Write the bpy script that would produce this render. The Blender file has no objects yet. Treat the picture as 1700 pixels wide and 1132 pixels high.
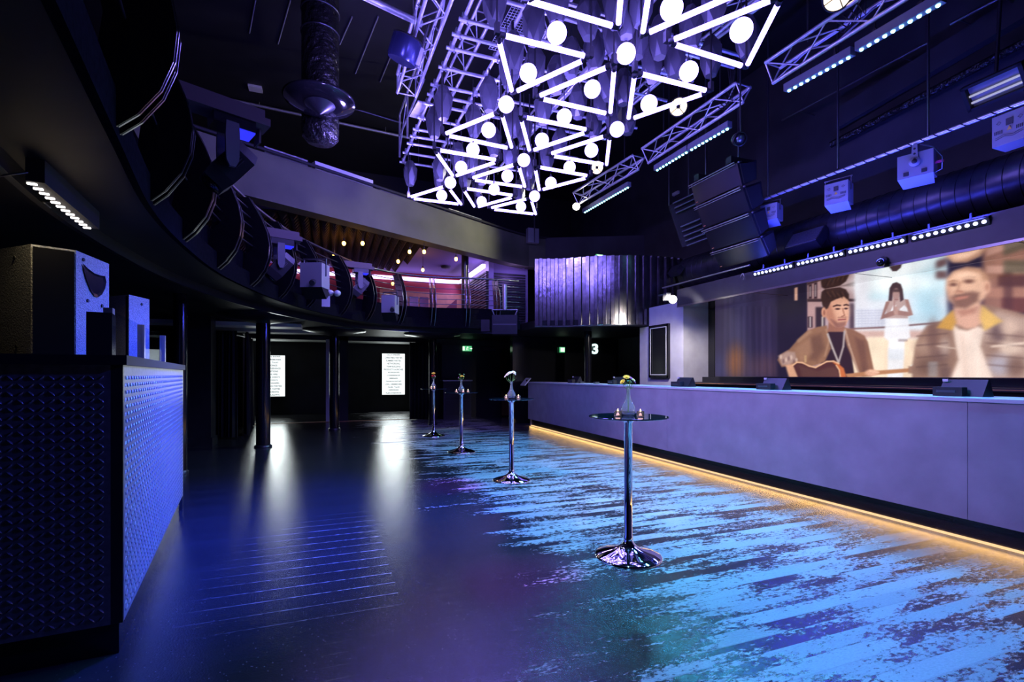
import bpy, math, random
import numpy as np
from mathutils import Vector, Matrix, Euler
random.seed(7)
SC = bpy.context.scene
COL = SC.collection
PI = math.pi
# ------------------------------------------------------------------ camera
F_PX, CX, HY, EYE = 803.0, 850.0, 622.0, 1.43
YAW = math.radians(20.67)
RX, RY = math.cos(YAW), -math.sin(YAW)
FX, FY = math.sin(YAW), math.cos(YAW)
cam = bpy.data.objects.new('camera', bpy.data.cameras.new('camera'))
COL.objects.link(cam)
cam.location = (0, 0, EYE)
cam.rotation_euler = (PI/2, 0, -YAW)
cam.data.sensor_width = 36.0
cam.data.lens = 36.0*F_PX/1700
cam.data.shift_y = (HY-566)/1700
cam.data.clip_start = 0.05
SC.camera = cam
SC.view_settings.view_transform = 'Standard'
SC.view_settings.look = 'None'
SC.view_settings.gamma = 1
SC.view_settings.exposure = 0
SC.view_settings.use_curve_mapping = False

def atd(px, py, d):
    """real point at depth d whose image in the photograph is (px, py)"""
    u = (px-CX)/F_PX; v = (HY-py)/F_PX
    return Vector((d*(u*RX+FX), d*(u*RY+FY), EYE+v*d))
def atz(px, py, z):
    return atd(px, py, (z-EYE)*F_PX/(HY-py))
def atx(px, py, x):
    u = (px-CX)/F_PX
    return atd(px, py, x/(u*RX+FX))
def aty(px, py, y):
    u = (px-CX)/F_PX
    return atd(px, py, y/(u*RY+FY))
def proj(x, y, z):
    d = x*FX+y*FY; r = x*RX+y*RY
    return CX+F_PX*r/d, HY-F_PX*(z-EYE)/d

# ------------------------------------------------------------------ materials
def lin(c):
    c = c/255.0
    return c/12.92 if c <= 0.04045 else ((c+0.055)/1.055)**2.4
def rgb(r, g, b): return (lin(r), lin(g), lin(b), 1)
def mat(name, col, rough=0.5, metal=0.0, emit=None, es=0.0, noise=0.0, nscale=8.0, bump=0.0, bscale=60.0, spec=None, trans=0.0, ior=1.45):
    m = bpy.data.materials.new(name); m.use_nodes = True
    nt = m.node_tree; b = nt.nodes['Principled BSDF']
    b.inputs['Base Color'].default_value = col
    b.inputs['Roughness'].default_value = rough
    b.inputs['Metallic'].default_value = metal
    if spec is not None: b.inputs['Specular IOR Level'].default_value = spec
    if trans: b.inputs['Transmission Weight'].default_value = trans; b.inputs['IOR'].default_value = ior
    if emit: b.inputs['Emission Color'].default_value = emit; b.inputs['Emission Strength'].default_value = es
    if noise or bump:
        tc = nt.nodes.new('ShaderNodeTexCoord')
    if noise:
        n = nt.nodes.new('ShaderNodeTexNoise'); n.inputs['Scale'].default_value = nscale; n.inputs['Detail'].default_value = 6
        nt.links.new(tc.outputs['Object'], n.inputs['Vector'])
        r = nt.nodes.new('ShaderNodeMapRange')
        r.inputs['From Min'].default_value = .25; r.inputs['From Max'].default_value = .75
        r.inputs['To Min'].default_value = 1-noise; r.inputs['To Max'].default_value = 1+noise
        nt.links.new(n.outputs['Fac'], r.inputs['Value'])
        mx = nt.nodes.new('ShaderNodeVectorMath'); mx.operation = 'SCALE'
        mx.inputs[0].default_value = col[:3]
        nt.links.new(r.outputs['Result'], mx.inputs['Scale'])
        nt.links.new(mx.outputs['Vector'], b.inputs['Base Color'])
    if bump:
        n2 = nt.nodes.new('ShaderNodeTexNoise'); n2.inputs['Scale'].default_value = bscale; n2.inputs['Detail'].default_value = 3
        nt.links.new(tc.outputs['Object'], n2.inputs['Vector'])
        bp = nt.nodes.new('ShaderNodeBump'); bp.inputs['Strength'].default_value = bump; bp.inputs['Distance'].default_value = 0.01
        nt.links.new(n2.outputs['Fac'], bp.inputs['Height']); nt.links.new(bp.outputs['Normal'], b.inputs['Normal'])
    return m
def emat(name, col, s):
    return mat(name, (0.05, 0.05, 0.05, 1), .4, emit=col, es=s)

M = {}
M['black'] = mat('black_paint', (.012, .012, .014, 1), .45, noise=.4)
M['wallblack'] = mat('wall_black_paint', (.009, .009, .011, 1), .6, noise=.4, nscale=2)
M['wallgrey'] = mat('wall_dark_grey', (.026, .026, .03, 1), .7, noise=.3, nscale=2)
M['soffit'] = mat('soffit_dark', (.007, .007, .009, 1), .55, noise=.3, nscale=3, spec=.18)
M['matteboard'] = mat('matte_fascia', (.006, .006, .008, 1), .7, noise=.4, nscale=30, spec=0)
M['gloss'] = mat('gloss_black', (.008, .008, .01, 1), .12)
M['satin'] = mat('satin_black', (.015, .015, .018, 1), .3, noise=.3)
M['rubber'] = mat('matte_black', (.01, .01, .011, 1), .75)
M['fin'] = mat('lacquered_steel', (.008, .008, .010, 1), .25, .2, noise=.3, nscale=40)
M['rail'] = mat('dark_tube_steel', (.16, .16, .18, 1), .28, .9)
M['chrome'] = mat('chrome', (.88, .88, .9, 1), .035, 1)
M['alu'] = mat('aluminium_tube', (.74, .74, .78, 1), .3, .65, noise=.15, nscale=20)
M['steel'] = mat('brushed_steel', (.5, .5, .52, 1), .32, .9)
M['gem'] = mat('faceted_black', (.06, .06, .07, 1), .35)
M['tube'] = emat('tube_light_on', (.23, .165, 1.0, 1), 15.0)
M['globe'] = emat('globe_light_on', (.25, .185, 1.0, 1), 15.0)
M['bulkhead'] = mat('bulkhead_render', (.085, .088, .055, 1), .8, noise=.22, nscale=1.6, bump=.04, bscale=20)
M['duct'] = mat('duct_steel_dark', (.055, .055, .065, 1), .33, .6, noise=.3, nscale=6)
M['foil'] = mat('crumpled_black_foil', (.035, .035, .032, 1), .25, .6, bump=1.0, bscale=9)
for n in M['foil'].node_tree.nodes:
    if n.type == 'BUMP': n.inputs['Distance'].default_value = .09
M['silver_foil'] = mat('silver_foil', (.42, .42, .43, 1), .35, .7, bump=1.0, bscale=30)
M['concrete'] = mat('bar_concrete', (.27, .26, .30, 1), .62, noise=.16, nscale=3.5, bump=.05, bscale=40)
M['bartop'] = mat('bar_top_pale', (.50, .49, .55, 1), .35, noise=.08)
M['lilacwall'] = mat('pier_plaster', (.36, .35, .39, 1), .75, noise=.12, nscale=4, bump=.05, bscale=60)
M['corr'] = mat('corrugated_steel', (.21, .20, .21, 1), .2, .95, noise=.4, nscale=9, bump=.12, bscale=12)
M['glass'] = mat('clear_glass', (.82, .88, 1, 1), .015, trans=.90, ior=1.45)
M['darkglass'] = mat('smoked_glass', (.004, .012, .02, 1), .03, spec=.7)
def pane_material():
    m = bpy.data.materials.new('balustrade_glass'); m.use_nodes = True; nt = m.node_tree
    for n in list(nt.nodes):
        if n.type == 'BSDF_PRINCIPLED': nt.nodes.remove(n)
    out = [n for n in nt.nodes if n.type == 'OUTPUT_MATERIAL'][0]
    tr = nt.nodes.new('ShaderNodeBsdfTransparent'); tr.inputs[0].default_value = (.80, .86, .95, 1)
    gl = nt.nodes.new('ShaderNodeBsdfGlossy'); gl.inputs['Roughness'].default_value = .04
    lw = nt.nodes.new('ShaderNodeFresnel'); lw.inputs[0].default_value = 1.4
    mx = nt.nodes.new('ShaderNodeMixShader'); mu = nt.nodes.new('ShaderNodeMath'); mu.operation = 'MULTIPLY'; mu.inputs[1].default_value = .04; nt.links.new(lw.outputs[0], mu.inputs[0]); nt.links.new(mu.outputs[0], mx.inputs[0]); nt.links.new(tr.outputs[0], mx.inputs[1]); nt.links.new(gl.outputs[0], mx.inputs[2])
    nt.links.new(mx.outputs[0], out.inputs[0]); return m
M['screenpane'] = pane_material()
M['textured'] = mat('textured_cabinet', (.20, .20, .21, 1), .5, noise=.5, nscale=110, bump=.8, bscale=110)
M['grille'] = mat('grille_cloth', (.005, .005, .006, 1), .9, spec=.05)
M['lilacbox'] = mat('laser_housing', (.24, .24, .25, 1), .45)
M['bluelit_under'] = mat('laser_underside_blue_lit', (.25, .28, .42, 1), .4)  # blue light from the battens is put into this colour
M['dark_label'] = mat('printed_mark', (.02, .02, .025, 1), .5)
M['yellow'] = mat('warning_yellow', (.75, .45, .06, 1), .5)
M['pinktape'] = mat('pink_tape', (.8, .05, .2, 1), .5)
M['curtain'] = mat('black_curtain', (.012, .012, .015, 1), .85)
M['red'] = mat('gallery_red', (.22, .008, .018, 1), .6)
M['wood'] = mat('gallery_wood', (.42, .20, .08, 1), .5, noise=.25, nscale=5)
M['purpleceil'] = mat('gallery_ceiling_paint', (.14, .09, .26, 1), .7)
M['foam'] = mat('pyramid_foam', (.035, .018, .012, 1), .85)
M['slatwood'] = mat('black_slats', (.03, .03, .035, 1), .4)
M['cream'] = mat('candle_wax_lit', (.85, .68, .66, 1), .5, emit=(1, .55, .5, 1), es=1.3)  # flame light shining through the wax is put in as emission
M['flame'] = emat('candle_flame', (1, .62, .25, 1), 9)
M['petal_yellow'] = mat('petal_yellow', (.85, .55, .06, 1), .6)
M['petal_white'] = mat('petal_cream', (.8, .78, .55, 1), .6)
M['petal_red'] = mat('petal_red', (.7, .03, .05, 1), .6)
M['petal_violet'] = mat('petal_violet', (.4, .08, .6, 1), .6)
M['leafgreen'] = mat('stem_green', (.12, .3, .08, 1), .6)
M['led_cyan'] = emat('led_cyan', (.30, .85, 1.0, 1), 9)
M['led_blue'] = emat('led_blue', (.45, .50, 1.0, 1), 9)
M['led_white'] = emat('led_white', (1, .92, .9, 1), 5)
M['strip_gold'] = emat('strip_gold', (1, .62, .28, 1), 1.2)
M['strip_violet'] = emat('strip_violet', (.62, .48, 1.0, 1), 3.5)
M['bulb'] = emat('bulb_amber', (1, .50, .08, 1), 14)
M['white_screen'] = emat('display_white', (.92, 1, 1, 1), 1.3)
M['text_grey'] = emat('display_text', (.2, .22, .24, 1), .5)
M['exit_green'] = emat('sign_green', (.12, .75, .30, 1), .8)
M['exit_white'] = emat('sign_white', (.85, 1, .8, 1), 1.3)
M['sign_cold'] = emat('sign_cold_white', (.7, 1, .95, 1), 1.4)
M['flood'] = emat('flood_lamp', (1, .95, .75, 1), 25)
M['blinder'] = emat('blinder_lamp', (1, .78, .52, 1), 3.0)
M['uvtube'] = emat('uv_tube', (.5, .5, .7, 1), .8)
M['uvglass'] = mat('uv_window', (.25, .25, .32, 1), .2)
M['orange'] = emat('amber_indicator', (1, .35, .06, 1), .8)
M['blueglow'] = emat('blue_lens_and_base_glow', (.03, .035, 1, 1), 1.0)
M['mirror'] = mat('mirror_soffit', (.78, .76, .76, 1), .01, 1)
M['offwhite'] = mat('off_white_plastic', (.55, .55, .56, 1), .5)
M['beige'] = mat('door_jamb_paint', (.5, .52, .5, 1), .7)
M['brown'] = mat('brown_canopy', (.11, .08, .08, 1), .6)
M['yokegrey'] = mat('yoke_grey', (.14, .13, .15, 1), .45)

# floor: worn planks running across the room
def floor_material():
    m = bpy.data.materials.new('worn_dance_floor'); m.use_nodes = True
    nt = m.node_tree; L = nt.links.new; N = nt.nodes.new
    b = nt.nodes['Principled BSDF']
    tc = N('ShaderNodeTexCoord'); sp = N('ShaderNodeSeparateXYZ'); L(tc.outputs['Object'], sp.inputs[0])
    def math_(op, a, c=None, clamp=False):
        n = N('ShaderNodeMath'); n.operation = op; n.use_clamp = clamp
        for i, v in enumerate((a, c)):
            if v is None: continue
            if isinstance(v, (int, float)): n.inputs[i].default_value = v
            else: L(v, n.inputs[i])
        return n.outputs[0]
    def rng(v, a, c, lo=0.0, hi=1.0):
        n = N('ShaderNodeMapRange'); n.clamp = True
        n.inputs['From Min'].default_value = a; n.inputs['From Max'].default_value = c
        n.inputs['To Min'].default_value = lo; n.inputs['To Max'].default_value = hi
        L(v, n.inputs['Value']); return n.outputs['Result']
    def noise(vec, scale, detail=4, rough=.55):
        n = N('ShaderNodeTexNoise'); n.inputs['Scale'].default_value = scale; n.inputs['Detail'].default_value = detail
        n.inputs['Roughness'].default_value = rough; L(vec, n.inputs['Vector']); return n.outputs['Fac']
    X, Y = sp.outputs['X'], sp.outputs['Y']
    row = math_('FLOOR', math_('DIVIDE', Y, .11))
    wn = N('ShaderNodeTexWhiteNoise'); wn.noise_dimensions = '1D'; L(row, wn.inputs['W'])
    cb = N('ShaderNodeCombineXYZ')
    L(math_('ADD', math_('MULTIPLY', X, 1.15), math_('MULTIPLY', wn.outputs['Value'], 40)), cb.inputs['X']); L(math_('MULTIPLY', wn.outputs['Value'], 17), cb.inputs['Z'])
    L(math_('MULTIPLY', Y, 4.0), cb.inputs['Y'])
    streak = noise(cb.outputs[0], 1.0, 7, .62)
    cb2 = N('ShaderNodeCombineXYZ'); L(math_('MULTIPLY', X, 9), cb2.inputs['X']); L(math_('MULTIPLY', Y, 22), cb2.inputs['Y'])
    fine = noise(cb2.outputs[0], 2.2, 6, .7)
    big = noise(tc.outputs['Object'], .55, 3)
    # wear grows from the middle of the hall towards the bar
    zone = rng(math_('ADD', math_('ADD', X, math_('MULTIPLY', Y, .03)), math_('MULTIPLY', math_('SUBTRACT', big, .5), 2.2)), .3, 2.1)
    v = math_('ADD', math_('MULTIPLY', streak, .60), math_('MULTIPLY', fine, .40))
    v = math_('ADD', v, math_('MULTIPLY', zone, .258))
    wear = rng(v, .725, .765)
    edge = rng(math_('ADD', X, math_('MULTIPLY', big, 1.4)), 5.45, 4.95)     # dark strip by the bar: edge of the light pool put into the colour
    wear = math_('MULTIPLY', wear, rng(edge, 0, 1, .18, 1))
    fr = math_('FRACT', math_('DIVIDE', Y, .11))
    joint = math_('LESS_THAN', fr, .07)
    wear = math_('MULTIPLY', wear, math_('SUBTRACT', 1.0, math_('MULTIPLY', joint, .25)))
    # pale plank joints left of the seam
    jl = math_('LESS_THAN', math_('FRACT', math_('DIVIDE', Y, .17)), .05)
    lz = math_('MULTIPLY', math_('MULTIPLY', rng(X, -.9, -.1), math_('LESS_THAN', X, .42)), math_('MULTIPLY', rng(Y, 2.9, 3.4), rng(Y, 5.6, 4.6)))
    jl = math_('MULTIPLY', math_('MULTIPLY', jl, lz), rng(fine, .38, .6))
    mixf = math_('MAXIMUM', wear, math_('MULTIPLY', jl, .8))
    # pale specks on the dark coat
    vo = N('ShaderNodeTexVoronoi'); vo.inputs['Scale'].default_value = 34; L(tc.outputs['Object'], vo.inputs['Vector'])
    speck = math_('LESS_THAN', vo.outputs['Distance'], .10)
    mixf = math_('MAXIMUM', mixf, math_('MULTIPLY', speck, .22))
    mx = N('ShaderNodeMix'); mx.data_type = 'RGBA'
    L(mixf, mx.inputs[0]); mx.inputs[6].default_value = (.022, .022, .026, 1); mx.inputs[7].default_value = (.40, .40, .42, 1)
    tex = noise(cb2.outputs[0], 5.0, 5, .75); sc = N('ShaderNodeVectorMath'); sc.operation = 'SCALE'; L(mx.outputs[2], sc.inputs[0])
    L(math_('MULTIPLY', rng(tex, .3, .7, .62, 1.05), rng(wn.outputs['Value'], 0, 1, .80, 1.05)), sc.inputs['Scale'])
    L(sc.outputs['Vector'], b.inputs['Base Color'])
    L(math_('ADD', .07, math_('ADD', math_('MULTIPLY', mixf, .22), math_('MULTIPLY', fine, .13))), b.inputs['Roughness'])
    b.inputs['Specular IOR Level'].default_value = .42
    gr = noise(tc.outputs['Object'], 95, 4, .7)
    bp = N('ShaderNodeBump'); bp.inputs['Strength'].default_value = .24; bp.inputs['Distance'].default_value = .006
    L(math_('ADD', math_('ADD', gr, math_('MULTIPLY', mixf, .35)), math_('MULTIPLY', joint, -.6)), bp.inputs['Height'])
    L(bp.outputs['Normal'], b.inputs['Normal'])
    return m
M['floor'] = floor_material()

# ------------------------------------------------------------------ mesh builder
ORI = {}
class MB:
    def __init__(s): s.v = []; s.f = []; s.sm = []
    def add(s, vs, fs, smooth=False):
        o = len(s.v); s.v += [Vector(p) for p in vs]
        s.f += [tuple(i+o for i in f) for f in fs]; s.sm += [smooth]*len(fs); return s
    def box(s, c, size, R=None):
        h = [x/2 for x in size]; c = Vector(c)
        vs = [Vector((sx*h[0], sy*h[1], sz*h[2])) for sx in (-1, 1) for sy in (-1, 1) for sz in (-1, 1)]
        if R is not None: vs = [R @ p for p in vs]
        return s.add([c+p for p in vs], [(0, 1, 3, 2), (4, 6, 7, 5), (0, 4, 5, 1), (2, 3, 7, 6), (0, 2, 6, 4), (1, 5, 7, 3)])
    def bbox(s, a, b): return s.box([(a[i]+b[i])/2 for i in range(3)], [abs(b[i]-a[i]) for i in range(3)])
    def bar(s, a, b, r, n=8, r2=None, caps=True):
        a = Vector(a); b = Vector(b); d = (b-a)
        if d.length < 1e-6: return s
        d.normalize(); t = Vector((0, 0, 1)) if abs(d.z) < .9 else Vector((1, 0, 0))
        x = d.cross(t).normalized(); y = d.cross(x)
        r2 = r if r2 is None else r2
        vs = []; 
        for k in range(n):
            c, q = math.cos(2*PI*k/n), math.sin(2*PI*k/n)
            vs.append(a+(x*c+y*q)*r); vs.append(b+(x*c+y*q)*r2)
        fs = [(2*k, 2*((k+1) % n), 2*((k+1) % n)+1, 2*k+1) for k in range(n)]
        s.add(vs, fs, True)
        if caps:
            s.add(vs[0::2][::-1], [tuple(range(n))]); s.add(vs[1::2], [tuple(range(n))])
        return s
    def tube(s, pts, r, n=8, closed=False):
        pts = [Vector(p) for p in pts]; m = len(pts); rings = []; up = Vector((0, 0, 1))
        for i, p in enumerate(pts):
            a = pts[(i-1) % m] if (closed or i) else p; b = pts[(i+1) % m] if (closed or i < m-1) else p
            d = (b-a).normalized(); t = up if abs(d.z) < .95 else Vector((1, 0, 0))
            x = d.cross(t).normalized(); y = d.cross(x)
            rings += [p+(x*math.cos(2*PI*k/n)+y*math.sin(2*PI*k/n))*r for k in range(n)]
        fs = []
        for i in range(m if closed else m-1):
            j = (i+1) % m
            fs += [(i*n+k, i*n+(k+1) % n, j*n+(k+1) % n, j*n+k) for k in range(n)]
        s.add(rings, fs, True)
        if not closed:
            s.add(rings[:n][::-1], [tuple(range(n))]); s.add(rings[-n:], [tuple(range(n))])
        return s
    def lathe(s, prof, c=(0, 0, 0), n=32, R=None, smooth=True, cap=True):
        c = Vector(c); vs = []
        for r, z in prof:
            for k in range(n):
                p = Vector((r*math.cos(2*PI*k/n), r*math.sin(2*PI*k/n), z))
                vs.append(c+(R @ p if R is not None else p))
        m = len(prof)
        fs = [(i*n+k, i*n+(k+1) % n, (i+1)*n+(k+1) % n, (i+1)*n+k) for i in range(m-1) for k in range(n)]
        s.add(vs, fs, smooth)
        if cap:
            if prof[0][0] > 1e-5: s.add(vs[:n][::-1], [tuple(range(n))])
            if prof[-1][0] > 1e-5: s.add(vs[-n:], [tuple(range(n))])
        return s
    def ball(s, c, r, nu=20, nv=12, sz=1.0):
        prof = [(r*math.sin(PI*i/nv), -r*sz*math.cos(PI*i/nv)) for i in range(nv+1)]
        prof[0] = (1e-4*r, -r*sz); prof[-1] = (1e-4*r, r*sz)
        return s.lathe(prof, c, nu)
    def prism(s, poly, a, b):
        """poly: list of 3d points (planar), extruded by vector from offset a to offset b"""
        a = Vector(a); b = Vector(b); n = len(poly)
        vs = [Vector(p)+a for p in poly]+[Vector(p)+b for p in poly]
        fs = [tuple(range(n))[::-1], tuple(range(n, 2*n))]+[(k, (k+1) % n, n+(k+1) % n, n+k) for k in range(n)]
        return s.add(vs, fs)
    def column(s, plan, z0, z1):
        return s.prism([(p[0], p[1], 0) for p in plan], (0, 0, z0), (0, 0, z1))
    def quad(s, a, b, c, d): return s.add([a, b, c, d], [(0, 1, 2, 3)])
    def build(s, name, m, parent=None, label=None, kind=None, auto_origin=True, origin=None):
        me = bpy.data.meshes.new(name)
        if parent is not None: o = ORI[parent.name]
        elif origin is not None: o = Vector(origin)
        elif auto_origin:
            lo = Vector([min(p[i] for p in s.v) for i in range(3)]); hi = Vector([max(p[i] for p in s.v) for i in range(3)])
            o = Vector(((lo.x+hi.x)/2, (lo.y+hi.y)/2, lo.z))
        else: o = Vector((0, 0, 0))
        me.from_pydata([p-o for p in s.v], [], s.f)
        me.polygons.foreach_set('use_smooth', s.sm)
        me.materials.append(m); me.update()
        ob = bpy.data.objects.new(name, me); COL.objects.link(ob)
        if parent is not None: ob.parent = parent
        else: ob.location = o
        ORI[ob.name] = o
        if label: ob['label'] = label
        if kind: ob['kind'] = kind
        return ob
def tag(o, label, cat, group=None):
    o['label'] = label; o['category'] = cat
    if group: o['group'] = group
    return o
def thing(name, label, cat, loc=(0, 0, 0), rotz=0, group=None):
    o = bpy.data.objects.new(name, None); COL.objects.link(o); o.empty_display_size = .1
    o.location = loc; o.rotation_euler = (0, 0, rotz); ORI[o.name] = Vector(loc)
    return tag(o, label, cat, group)
def struct(name, mb, m): return mb.build(name, m, kind='structure', auto_origin=False)
def dup(root, loc=None, rotz=None, label=None, group=None, scale=None):
    r = root.copy(); COL.objects.link(r)
    if loc is not None: r.location = loc
    if rotz is not None: r.rotation_euler = (0, 0, rotz)
    if scale: r.scale = scale
    if label: r['label'] = label
    if group: r['group'] = group
    for ch in list(root.children):
        c = ch.copy(); COL.objects.link(c); c.parent = r
        for g in list(ch.children):
            d = g.copy(); COL.objects.link(d); d.parent = c
    return r
def part_copy(o, parent, loc=None, rot=None):
    c = o.copy(); COL.objects.link(c); c.parent = parent
    if loc is not None: c.location = loc
    if rot is not None: c.rotation_euler = rot
    return c
def align(z, x=None):
    """rotation matrix whose z axis is along z"""
    z = Vector(z).normalized(); t = Vector(x) if x is not None else (Vector((0, 0, 1)) if abs(z.z) < .95 else Vector((1, 0, 0)))
    y = z.cross(t).normalized(); xx = y.cross(z)
    return Matrix((xx, y, z)).transposed()
def catmull(pts, n=8):
    pts = [Vector(p) for p in pts]; out = []
    for i in range(len(pts)-1):
        p0 = pts[max(i-1, 0)]; p1 = pts[i]; p2 = pts[i+1]; p3 = pts[min(i+2, len(pts)-1)]
        for k in range(n):
            t = k/n
            out.append(.5*((2*p1)+(p2-p0)*t+(2*p0-5*p1+4*p2-p3)*t*t+(3*p1-p0-3*p2+p3)*t**3))
    out.append(pts[-1]); return out
def text_mesh(body, size, m, name, parent, pos, R, extrude=.0015, align_x='CENTER', label=None, sx=1.0):
    cu = bpy.data.curves.new('t', 'FONT'); cu.body = body; cu.size = size; cu.align_x = align_x; cu.align_y = 'CENTER'; cu.extrude = extrude; cu.offset = size*.03
    ob = bpy.data.objects.new('t', cu); COL.objects.link(ob)
    dg = bpy.context.evaluated_depsgraph_get()
    me = bpy.data.meshes.new_from_object(ob.evaluated_get(dg))
    bpy.data.objects.remove(ob); bpy.data.curves.remove(cu)
    mb = MB(); p0 = Vector(pos)
    mb.add([p0+R @ Vector((v.co.x*sx, v.co.y, v.co.z)) for v in me.vertices], [tuple(p.vertices) for p in me.polygons])
    bpy.data.meshes.remove(me)
    return mb.build(name, m, parent, label=label)
# ================================================================== SETTING
struct('floor', MB().quad((-9, -4, 0), (10, -4, 0), (10, 20.5, 0), (-9, 20.5, 0)), M['floor'])
mb = MB().bbox((-9, -4, 8.0), (9.2, 20.5, 8.2))
struct('ceiling', mb, M['wallblack'])
struct('wall_left', MB().bbox((-9.2, -4, 0), (-9, 20.5, 8)), M['wallblack'])
struct('wall_right', MB().bbox((8.6, -4, 0), (8.8, 20.5, 8)), M['wallgrey'])
struct('wall_back', MB().bbox((-9, -4.2, 0), (9.2, -4, 8)), M['wallblack'])
# far wall of the hall above the gallery, with seams between its boards
struct('wall_far_upper', MB().bbox((-9, 16.4, 2.75), (8.6, 16.6, 8)), M['wallblack'])
# boarded ceiling slope high on the left: seams as battens
mb = MB()
for a, b in (((414, 55), (424, 0)), ((461.5, 73), (482, 0)), ((590, 122), (628, 27)), ((631, 136), (649, 92)), ((664, 149), (673, 133)), ((564, 74), (584.5, 28))):
    mb.bar(atz(*a, 7.985), atz(*b, 7.985), .014, 4)
struct('trim_1', mb, mat('ceiling_seam', (.22, .22, .24, 1), .5))
o = MB().box(atz(424, 147, 7.975), (.28, .22, .05)).build('ceiling_plate', M['offwhite']); tag(o, 'small grey rectangular plate on the black ceiling left of the foil duct', 'plate')

# ------- room behind the openings
YO = 15.7
struct('wall_inner_far', MB().bbox((-6, 19.3, 0), (8.6, 19.45, 2.75)), M['wallgrey'])
struct('ceiling_inner', MB().bbox((-6, 15.7, 2.62), (8.6, 19.3, 2.7)), mat('inner_ceiling', (.20, .21, .20, 1), .7, noise=.25, nscale=1.5))
jl = aty(411, 640, YO).x; p1 = aty(541, 640, YO).x; p2 = aty(578, 640, YO).x; jr = aty(690, 640, YO).x
struct('wall_opening_left', MB().bbox((-9, YO, 0), (jl-.12, YO+.2, 2.75)), M['wallblack'])
struct('wall_opening_middle', MB().bbox((p1+.12, YO, 0), (p2, YO+.25, 2.75)), M['wallblack'])
struct('wall_opening_right', MB().bbox((jr, YO, 0), (8.6, YO+.2, 2.75)), M['wallblack'])
struct('door_1', MB().bbox((jl-.12, YO-.02, 0), (jl, YO+.3, 2.5)), M['beige'])
struct('door_2', MB().bbox((p1, YO-.02, 0), (p1+.12, YO+.9, 2.5)), M['beige'])
struct('trim_2', MB().bbox((jl, YO-.03, 0), (jr, YO+.06, .012)), M['wood'])
struct('wall_lintel', MB().bbox((jl, YO, 2.48), (jr, YO+.2, 2.75)), M['wallgrey'])
# lit panels under the balcony before the openings
struct('trim_3', MB().bbox((-4.4, 11.9, 2.50), (-.6, 12.5, 2.58)), M['offwhite'])
struct('trim_4', MB().bbox((-3.4, 13.5, 2.50), (.3, 13.9, 2.58)), M['beige'])

# ------- right: pier, screen wall, mirror soffit, back counter
XS = 7.6
Yc = 8.22; xc = atx(1134, 560, 6.94).x
struct('wall_pier', MB().bbox((6.94, Yc, 0), (8.59, 9.74, 2.55)), M['lilacwall'])
struct('wall_pier_upper', MB().bbox((6.94, Yc, 2.55), (8.59, 9.38, 2.98)), M['lilacwall'])
struct('wall_screen_surround', MB().bbox((XS+.03, -2.5, 0), (XS+.2, Yc, 3.25)), M['gloss'])
struct('ceiling_soffit', MB().bbox((6.78, -2.5, 2.86), (XS+.2, Yc, 3.2)), mat('soffit_paint', (.022, .022, .03, 1), .5, noise=.2))
mb = MB().bbox((6.80, -2.5, 2.835), (XS+.03, Yc-.02, 2.858))
struct('trim_mirror', mb, M['mirror'])
mb = MB()
for y in (1.2, 2.9, 4.6, 6.3): mb.bbox((6.81, y-.004, 2.832), (XS+.02, y+.004, 2.8352))
mb.bbox((6.772, -2.5, 2.83), (6.80, Yc, 2.862))
struct('trim_5', mb, M['rail'])
struct('wall_bar_far', MB().bbox((5.0, 13.2, 0), (8.6, 13.4, 2.75)), M['gloss'])

# ------- diagonal bulkhead above the gallery
bl = atz(250, 279, 4.6); bA = atz(440, 332, 4.6); bB = atz(850, 437, 4.6)
d_ = (bB-bA).normalized(); n_ = Vector((-d_.y, d_.x, 0))
b0 = bA-d_*3.2; b1 = bB+d_*.45; b2 = b1+Vector((.75, .02, 0)); b3 = b2+Vector((2.9, -1.4, 0))
def strip(pts, th, z0, z1):
    mb = MB(); 
    for i in range(len(pts)-1):
        p, q = pts[i], pts[i+1]; t = (q-p).normalized(); n = Vector((-t.y, t.x, 0))*th
        mb.column([p, q, q+n, p+n], z0, z1)
    return mb
bulk_c = [b0, b1-d_*.5, b1-d_*.2+Vector((.05, -.0, 0)), b1+Vector((.22, .03, 0)), b2]
struct('wall_bulkhead', strip(bulk_c, .35, 4.6, 5.46), M['bulkhead'])
struct('wall_bulkhead_right', strip([b2, b3], .3, 4.2, 5.5), M['wallgrey'])
mb = MB()
mb.tube([Vector((p.x, p.y, 5.50))+Vector((.03, -.03, 0)) for p in bulk_c], .03, 6)
tag(mb.build('cable_conduit', M['rubber']), 'thin black conduit running along the top edge of the grey bulkhead', 'conduit')

# ------- gallery room on the balcony
struct('wall_gallery_far', MB().bbox((-6, 16.0, 3.62), (4.2, 16.2, 4.75)), M['red'])
struct('wall_gallery_low', MB().bbox((-6, 16.0, 2.75), (1.4, 16.2, 3.62)), mat('gallery_plinth', (.06, .01, .02, 1), .6))
struct('ceiling_gallery', MB().column([(-6, 10.5), (b0.x, b0.y+.4), (b1.x, b1.y+.36), (b2.x, b2.y+.35), (5.6, 16.2), (-6, 16.2)], 4.76, 4.86), M['purpleceil'])
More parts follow.
